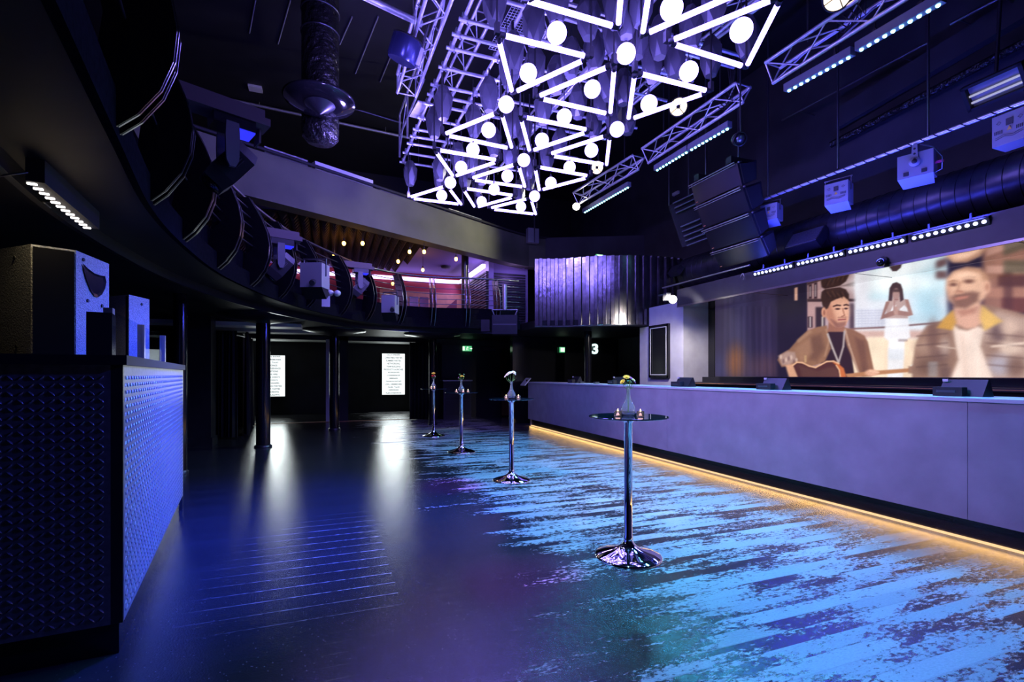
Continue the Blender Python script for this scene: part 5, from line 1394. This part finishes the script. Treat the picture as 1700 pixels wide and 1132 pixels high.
poly([(622, 400), (640, 384), (680, 378), (720, 374), (752, 386), (768, 412), (768, 446), (740, 424), (700, 438), (672, 452), (656, 486), (640, 496), (626, 470), (618, 430)], (58, 38, 36), 5)
for k in range(9): line([(640+k*13, 396+(k % 3)*5), (660+k*12, 432-(k % 2)*8)], 3, (96, 64, 52) if k % 2 else (40, 26, 28), 3, .6)
ell(634, 508, 13, 27, (204, 146, 120), .25); ell(636, 510, 6, 15, (150, 94, 78), .5)
line([(686, 476), (704, 470), (722, 472)], 4, (78, 50, 46), 3); line([(742, 470), (754, 467), (765, 471)], 4, (78, 50, 46), 3); ell(708, 490, 13, 5, (74, 46, 46), .5); ell(752, 488, 10, 5, (74, 46, 46), .5)
line([(734, 488), (744, 524), (730, 530)], 3, (160, 104, 84), 3); line([(712, 548), (750, 545)], 4, (150, 84, 80), 3); poly([(672, 545), (706, 562), (752, 556), (750, 578), (726, 592), (698, 592)], (128, 84, 76), 9, .75); line([(712, 536), (752, 534)], 4, (140, 92, 80), 4, .6)
# man in a checked jacket, moving
S = 11
poly([(1318, 500), (1262, 552), (1182, 578), (1138, 640), (1118, 700), (1104, 800), (1104, 870), (1720, 870), (1720, 520), (1600, 490), (1500, 468)], (150, 116, 100), S)
poly([(1470, 560), (1560, 500), (1720, 540), (1720, 870), (1500, 870)], (196, 168, 156), 24, .75)
for (x, y, rx, ry, c, a) in ((1180, 690, 60, 36, (176, 142, 124), .8), (1215, 640, 30, 80, (112, 82, 74), .8), (1250, 740, 44, 40, (116, 88, 82), .85), (1190, 800, 60, 44, (104, 76, 66), .7), (1280, 690, 26, 44, (190, 166, 156), .7), (1280, 830, 30, 44, (104, 80, 76), .8), (1560, 620, 40, 50, (96, 74, 76), .8), (1620, 700, 60, 34, (236, 208, 190), .8), (1620, 590, 44, 40, (222, 190, 172), .8), (1530, 720, 40, 60, (150, 118, 104), .8), (1570, 790, 60, 54, (170, 164, 180), .8), (1660, 800, 50, 54, (116, 86, 76), .8), (1680, 640, 40, 30, (150, 120, 110), .7)):
    ell(x, y, rx, ry, c, .7, a)
for y in (625, 675, 740, 790): line([(1130, y+10), (1290, y-4)], 4, (92, 68, 62), 6, .5); line([(1500, y-4), (1710, y+14)], 4, (104, 78, 72), 7, .5)
line([(1240, 688), (1330, 700)], 4, (206, 180, 164), 4, .8); line([(1530, 690), (1700, 672)], 6, (238, 212, 196), 6, .8)
poly([(1316, 560), (1350, 596), (1398, 606), (1452, 580), (1486, 600), (1470, 690), (1500, 780), (1540, 870), (1306, 870), (1350, 760), (1330, 650)], (240, 216, 202), S)
line([(1370, 640), (1392, 850)], 10, (226, 196, 180), 12, .6); line([(1440, 660), (1460, 850)], 12, (246, 226, 212), 12, .7)
poly([(1322, 478), (1470, 452), (1482, 556), (1440, 590), (1392, 596), (1338, 570)], (218, 168, 146), S); poly([(1340, 500), (1450, 480), (1440, 510), (1370, 530)], (170, 116, 98), 14, .7)
poly([(1322, 494), (1338, 560), (1318, 604), (1236, 590), (1266, 550)], (204, 152, 74), 8); poly([(1476, 470), (1584, 556), (1490, 606), (1466, 540)], (224, 180, 104), S)
poly([(1288, 330), (1322, 292), (1390, 270), (1464, 276), (1506, 322), (1514, 384), (1490, 432), (1452, 468), (1390, 492), (1336, 484), (1300, 438), (1284, 380)], (232, 184, 156), S)
poly([(1296, 330), (1330, 286), (1400, 264), (1470, 272), (1512, 316), (1516, 366), (1490, 352), (1466, 304), (1400, 290), (1330, 306)], (176, 130, 106), 14, .8)
ell(1502, 372, 18, 34, (226, 176, 150), .4); ell(1503, 374, 8, 20, (176, 122, 100), .7)
poly([(1308, 428), (1336, 408), (1372, 402), (1424, 396), (1462, 404), (1456, 448), (1392, 490), (1334, 482)], (112, 76, 66), 16, .8); poly([(1330, 432), (1360, 424), (1404, 420), (1398, 432), (1340, 446)], (196, 128, 110), 7, .9); ell(1352, 402, 26, 10, (200, 148, 124), .6)
ell(1322, 360, 19, 10, (104, 66, 60), .8, .9); ell(1406, 342, 26, 12, (104, 66, 60), .8, .9); line([(1300, 346), (1322, 340), (1344, 342)], 4, (140, 96, 80), 6, .6); line([(1378, 326), (1404, 318), (1438, 322)], 4, (140, 96, 80), 6, .6)
line([(1358, 350), (1346, 392), (1370, 398)], 5, (178, 124, 102), 6, .8); ell(1390, 310, 60, 20, (244, 202, 176), .8, .7); ell(1300, 400, 14, 40, (186, 132, 110), .9, .5)
rect(1190, 770, 1240, 852, (178, 186, 196), 8, .4)
# soft folds, then the blur of moving pictures
g = rs.rand(14, 34); gy = np.clip((Y_-100)/800, 0, .999)*12; gx = np.clip((X_+60)/1800, 0, .999)*32
i0, j0 = gy.astype(int), gx.astype(int); fy, fx = gy-i0, gx-j0
fold = (g[i0, j0]*(1-fy)+g[i0+1, j0]*fy)*(1-fx)+(g[i0, j0+1]*(1-fy)+g[i0+1, j0+1]*fy)*fx
IMG *= (.95+.10*fold)[..., None]
def blur(a, n, ax):
    out = np.zeros_like(a)
    for k in range(-n, n+1): out += np.roll(a, k, ax)
    return out/(2*n+1)
soft_ = blur(IMG, 1, 1)*.6+IMG*.4; more = blur(blur(IMG, 4, 1), 1, 0)
wr = smooth(1080, 1200, X_)[..., None]*.6
IMG = soft_*(1-wr)+more*wr
# pixel grain of the wall
IMG *= (1+rs.uniform(-.03, .03, X_.shape)[..., None])
IMG = np.clip(IMG/255, 0, 1); LIN = np.where(IMG <= .04045, IMG/12.92, ((IMG+.055)/1.055)**2.4)
vs = np.stack([np.full(YY.shape, XS), YY, ZZ], -1).reshape(-1, 3)
idx = np.arange(ncol*nrow).reshape(nrow, ncol)
fs = np.stack([idx[:-1, :-1], idx[1:, :-1], idx[1:, 1:], idx[:-1, 1:]], -1).reshape(-1, 4)
t = thing('video_wall', 'wide video wall behind the bar showing two seated men, one with a guitar, and a woman', 'screen', (XS, 5, SZ0))
me = bpy.data.meshes.new('picture'); me.from_pydata((vs-np.array([XS, 5, SZ0])).tolist(), [], fs.tolist())
ca = me.color_attributes.new('picture', 'FLOAT_COLOR', 'POINT')
ca.data.foreach_set('color', np.concatenate([LIN.reshape(-1, 3), np.ones((ncol*nrow, 1))], 1).astype(np.float32).ravel())
ms = bpy.data.materials.new('video_picture'); ms.use_nodes = True; nt = ms.node_tree; b = nt.nodes['Principled BSDF']
at = nt.nodes.new('ShaderNodeAttribute'); at.attribute_name = 'picture'
b.inputs['Base Color'].default_value = (.01, .01, .012, 1); b.inputs['Roughness'].default_value = .35; b.inputs['Specular IOR Level'].default_value = .1
nt.links.new(at.outputs['Color'], b.inputs['Emission Color']); b.inputs['Emission Strength'].default_value = 1.12
me.materials.append(ms); o = bpy.data.objects.new('picture', me); COL.objects.link(o); o.parent = t
MB().bbox((XS+.002, -2.4, SZ0-.02), (XS+.03, 8.05, SZ1)).build('backing', M['rubber'], t)
MB().bbox((XS-.01, 8.03, SZ0-.02), (XS+.03, Yc-.01, SZ1+.02)).build('side_frame', M['gloss'], t)

# ================================================================== BAR TABLES
def bar_table(px, py, label):
    p = atz(px, py, 0)
    t = thing('bar_table', label, 'table', p, 0, 'chrome bar tables')
    H = 1.105
    MB().lathe([(.262, 0), (.262, .008), (.25, .016), (.20, .032), (.13, .052), (.075, .075), (.045, .105), (.036, .13)], p, 48).build('base', M['chrome'], t)
    MB().lathe([(.036, .125), (.036, .16), (.032, .165), (.032, H-.05), (.04, H-.045), (.06, H-.02), (.10, H-.012)], p, 32).build('pole', M['chrome'], t)
    MB().lathe([(.30, H-.012), (.308, H-.008), (.308, H-.002), (.304, H)], p, 64, smooth=False).build('glass_top', M['darkglass'], t)
    return Vector((p.x, p.y, H))
vase_prof = [(.001, .004), (.040, .004), (.052, .018), (.058, .045), (.052, .075), (.034, .105), (.020, .135), (.015, .17), (.015, .205), (.022, .232),
             (.019, .232), (.0125, .205), (.0125, .17), (.017, .135), (.031, .105), (.049, .075), (.055, .045), (.049, .020), (.036, .010), (.001, .010)]
def vase(c, label):
    t = thing('flower_vase', label, 'vase', c, 0, 'glass bud vases')
    MB().lathe(vase_prof, c+Vector((0, 0, .0005)), 32, cap=False).build('glass_body', M['glass'], t)
def flower_head(mb_p, mb_c, c, r, nrm, n=12):
    R = align(nrm)
    for ring, (rr, lift) in enumerate(((1.0, .15), (.75, .35), (.5, .6))):
        for k in range(n):
            a = 2*PI*(k+ring*.5)/n; d = Vector((math.cos(a), math.sin(a), 0)); s = Vector((-math.sin(a), math.cos(a), 0))
            L = r*rr; w = r*.22
            pts = [d*(r*.12), d*(L*.6)+s*w+Vector((0, 0, L*lift*.5)), d*L+Vector((0, 0, L*lift)), d*(L*.6)-s*w+Vector((0, 0, L*lift*.5))]
            q = [c+R @ p for p in pts]; mb_p.add(q+[x+R @ Vector((0, 0, -.0015)) for x in q], [(0, 1, 2, 3), (7, 6, 5, 4)])
    mb_c.ball(c+R @ Vector((0, 0, r*.12)), r*.2, 10, 6)
def bouquet(c, fl, label):
    """fl: list of (dx, dz, radius, material); dx measured along the view's right"""
    t = thing('cut_flowers', label, 'flowers', c+Vector((0, 0, .02)), 0, 'flowers in the bud vases')
    rt = Vector((RX, RY, 0)); fw = Vector((FX, FY, 0))
    for i, (dx, dz, r, m, nx) in enumerate(fl):
        tip = c+rt*dx+fw*random.uniform(-.015, .015)+Vector((0, 0, dz))
        MB().tube([c+rt*(dx*.06)+Vector((0, 0, .03)), c+rt*(.006*(1 if dx > 0 else -1))+Vector((0, 0, .21)), c.lerp(tip, .72)+Vector((0, 0, .03)), tip], .0022, 6).build('stem', M['leafgreen'], t)
        mp, mc = MB(), MB(); n = (rt*nx-fw*.5+Vector((0, 0, .8)))
        flower_head(mp, mc, tip, r, n); o = mp.build('bloom', M[m], t); mc.build('bloom_centre', M['petal_yellow'], o)
    for k in range(3):
        a = c+rt*((k-1)*.02)+Vector((0, 0, .24)); b = a+rt*((k-1)*.03)+Vector((0, 0, .03)); w = Vector((0, 0, .008))
        MB().add([a, (a+b)/2+w, b, (a+b)/2-w], [(0, 1, 2, 3)]).build('leaf', M['leafgreen'], t)
M['teaglass'] = mat('tealight_glass', (.95, .90, .92, 1), .02, trans=.97, ior=1.3)
def tealight(c, dx, dy, label):
    rt = Vector((RX, RY, 0)); fw = Vector((FX, FY, 0)); q = c+rt*dx+fw*dy
    t = thing('tealight', label, 'candle', q, 0, 'tealights on the bar tables')
    pr = [(.001, .001), (.027, .001), (.029, .004), (.029, .042), (.026, .042), (.026, .008), (.001, .008)]
    MB().lathe(pr, q, 24, cap=False).build('glass_holder', M['teaglass'], t)
    MB().lathe([(.001, .009), (.0245, .009), (.0245, .026), (.02, .028), (.001, .027)], q, 24, cap=False).build('wax', M['cream'], t)
    MB().lathe([(.001, .027), (.004, .032), (.0055, .040), (.003, .052), (.0005, .060)], q, 12, cap=False).build('flame', M['flame'], t)
c1 = bar_table(1043, 923, 'chrome bar table with a round dark glass top, nearest of the four')
c2 = bar_table(849, 797, 'chrome bar table with a round dark glass top, second nearest of the four')
c3 = bar_table(766, 750, 'chrome bar table with a round glass top, third from the camera')
c4 = bar_table(720, 723.5, 'chrome bar table with a round glass top, farthest of the four')
vase(c1, 'clear glass bud vase on the nearest bar table'); vase(c2, 'clear glass bud vase on the second nearest bar table'); vase(c3, 'clear glass bud vase on the third bar table'); vase(c4, 'clear glass bud vase on the farthest bar table')
bouquet(c1, [(-.015, .305, .030, 'petal_yellow', -.1), (-.045, .270, .026, 'petal_yellow', -.8), (.01, .27, .022, 'leafgreen', .1), (.035, .285, .024, 'petal_white', .6), (.015, .30, .016, 'petal_violet', .2), (.05, .265, .014, 'petal_violet', .9)], 'yellow and green flowers with violet buds in the vase on the nearest bar table')
bouquet(c2, [(-.05, .33, .034, 'petal_white', -.5), (-.02, .35, .034, 'petal_white', -.1), (.03, .355, .036, 'petal_white', .3), (-.08, .305, .022, 'petal_white', -.9), (.045, .335, .024, 'petal_white', .8)], 'cream white flowers in the vase on the second nearest bar table')
bouquet(c3, [(.0, .30, .030, 'petal_yellow', 0), (.035, .295, .024, 'petal_yellow', .5), (-.03, .33, .018, 'leafgreen', -.3), (.05, .33, .018, 'leafgreen', .3), (-.055, .27, .02, 'petal_violet', -.9)], 'yellow flowers with a violet one in the vase on the third bar table')
bouquet(c4, [(-.01, .30, .05, 'petal_red', -.1), (-.005, .355, .05, 'petal_yellow', 0), (.03, .29, .02, 'petal_white', .8)], 'red flower below a yellow one in the vase on the farthest bar table')
tealight(c1, -.086, -.02, 'lit tealight left of the vase on the nearest bar table'); tealight(c1, .080, -.06, 'lit tealight right of the vase on the nearest bar table')
tealight(c2, .095, -.02, 'lit tealight right of the vase on the second nearest bar table'); tealight(c2, -.07, -.06, 'lit tealight left of the vase on the second nearest bar table')
tealight(c3, -.09, -.02, 'lit tealight left of the vase on the third bar table'); tealight(c3, .045, -.12, 'lit tealight just in front of the vase on the third bar table'); tealight(c3, .125, -.02, 'lit tealight farthest right on the third bar table')
tealight(c4, .03, -.10, 'lit tealight in front of the vase on the farthest bar table'); tealight(c4, -.045, -.08, 'lit tealight left of the vase on the farthest bar table')
# ================================================================== LIGHT
W = bpy.data.worlds.new('dark_hall'); SC.world = W; W.use_nodes = True
W.node_tree.nodes['Background'].inputs[0].default_value = (.25, .25, .7, 1)
W.node_tree.nodes['Background'].inputs[1].default_value = .01
def area(name, loc, aim, sx, sy, col, power, spread=180, along=(0, 1, .01)):
    # sx runs along the fixture
    l = bpy.data.lights.new(name, 'AREA'); l.shape = 'RECTANGLE'; l.size = sx; l.size_y = sy; l.color = col; l.energy = power; l.spread = math.radians(spread)
    o = bpy.data.objects.new(name, l); COL.objects.link(o); o.location = loc
    d = Vector(aim)-Vector(loc); o.rotation_euler = align(-d, along).to_euler()
    return o
def spot(name, loc, aim, ang, blend_, col, power, r=.06):
    l = bpy.data.lights.new(name, 'SPOT'); l.spot_size = math.radians(ang); l.spot_blend = blend_; l.color = col; l.energy = power; l.shadow_soft_size = r
    o = bpy.data.objects.new(name, l); COL.objects.link(o); o.location = loc
    d = Vector(aim)-Vector(loc); o.rotation_euler = d.to_track_quat('-Z', 'Y').to_euler()
    return o
def point(name, loc, col, power, r=.05):
    l = bpy.data.lights.new(name, 'POINT'); l.color = col; l.energy = power; l.shadow_soft_size = r
    o = bpy.data.objects.new(name, l); COL.objects.link(o); o.location = loc; return o
# cyan LED battens under the trusses
CY = (.06, .60, 1.0)
for p, q, e in (((1557, 10), (1310, 150), 185), ((1207, 215), (1091, 283), 140), ((1042, 312), (971, 353), 100)):
    a, b = lineX(p, XB), lineX(q, XB); c = (a+b)/2+Vector((-.02, 0, -.05))
    area('led_wash_cyan', c, c+Vector((-2.4, -.5, -4.6)), (a-b).length, .06, CY, e, 95)
# blue battens above the screen
for p, q in bl_:
    a, b = lineX(p, XD), lineX(q, XD); c = (a+b)/2+Vector((-.03, 0, -.02))
    area('led_wash_blue', c, c+Vector((-5, 0, -1.4)), (a-b).length, .05, (.06, .07, 1.0), 30, 170)
    area('led_wash_blue', c+Vector((.0, 0, .06)), c+Vector((.3, 0, 1.2)), (a-b).length, .03, (.06, .07, 1.0), 30, 170)
# blue, cyan and violet spots are unseen, added to tint counter, floor and bar
spot('added_spot_blue', (2.6, 6.6, 4.6), (-1.25, 4.5, .7), 38, .9, (.04, .06, 1.0), 4500)
spot('added_spot_blue', (5.6, 2.62, 4.0), (-1.4, 2.9, .8), 24, .8, (.06, .08, 1.0), 1300)
spot('added_spot_blue', (.9, 4.6, 4.6), (-.3, 5.2, 0), 62, 1, (.015, .04, 1.0), 6500)
spot('added_spot_blue', (4.6, 2.4, 4.8), (4.0, 2.4, 0), 60, .9, (.06, .30, 1.0), 800)
spot('added_spot_cyan', (1.6, 2.4, 4.6), (3.0, 4.4, 0), 54, .6, (.14, .55, 1.0), 650)
spot('added_spot_violet', (.3, 5.2, 4.6), (5.2, 5.0, .5), 70, .8, (.56, .38, 1.0), 1150)
for px, py in ((870, 955), (745, 806)):
    q = atz(px, py, 0); spot('moving_head_beam_magenta', (q.x+.3, q.y+.8, 4.7), q, 13, .8, (.50, .02, .85), 1500)
for c, pw in ((c1, 620), (c2, 480), (c3, 420), (c4, 420)):
    spot('added_spot_white', (c.x-1.6, c.y-2.4, 4.6), c+Vector((0, 0, .18)), 13, .7, (1, .95, .85), pw)  # white spots added to brighten vases and flowers; no fixtures hang there
for x, y in ((.5, 5.0), (1.7, 4.2), (3.1, 4.3), (.1, 6.6), (1.4, 6.2), (2.8, 6.0), (.4, 8.4), (1.7, 8.0), (2.9, 8.3), (1.5, 9.8)):
    point('added_rig_fill_violet', (x, y, Z+.03), (.24, .18, 1.0), 90, .08)  # unseen points added to brighten pipes and pendants with violet
# floodlights
spot('flood_beam_warm', FL1+Vector((-.1, -.12, 0)), (2.0, 10.8, 4.9), 120, .6, (1, .93, .72), 420)
spot('flood_beam_pier', FL2+Vector((-.20, -.14, .02)), (7.2, 8.9, 1.6), 110, .5, (1, .93, .86), 320, .04)
# small batten under the balcony
area('led_wash_warm', (a_led+b_led)/2+Vector((0, 0, -.012)), (a_led+b_led)/2+Vector((0, 0, -1)), (a_led-b_led).length, .04, (1, .78, .40), 9, 130, a_led-b_led)
# gallery
area('cove_and_added_glow', (-1, 15.7, 4.45), (-1, 13.5, 4.9), 8, .1, (.42, .22, 1.0), 26, 180, (1, 0, .01))
area('cove_and_added_glow', (4.0, 14.6, 4.45), (3.0, 14.6, 3.4), 2.4, .1, (.45, .28, 1.0), 40)
point('cove_and_added_glow', (3.9, 13.7, 4.4), (.42, .25, 1), 9, .1)  # this point and the next are added to brighten the slats
point('cove_and_added_glow', (5.0, 12.95, 4.3), (.42, .25, 1), 9, .1)
point('bulb_glow', (.3, 11.9, 4.25), (1, .48, .10), 6, .05)
point('bulb_glow', (2.3, 13.2, 4.25), (1, .48, .10), 6, .05)
# light strip at the foot of the bar
c = (s0+s1)/2-bin_*.02+Vector((0, 0, .05))
area('strip_glow', c, c-bin_*.6-Vector((0, 0, .35)), (s1-s0).length, .03, (1, .56, .18), 13, 170, bdir)

# light given by the two bright displays
for x0, x1 in ((r0, r1), (l0, l1)):
    area('display_glow', ((x0+x1)/2, 19.18, (zt+zb)/2), ((x0+x1)/2, 0, (zt+zb)/2), x1-x0, zt-zb, (.90, 1, 1), 26, 180, (1, 0, .01))
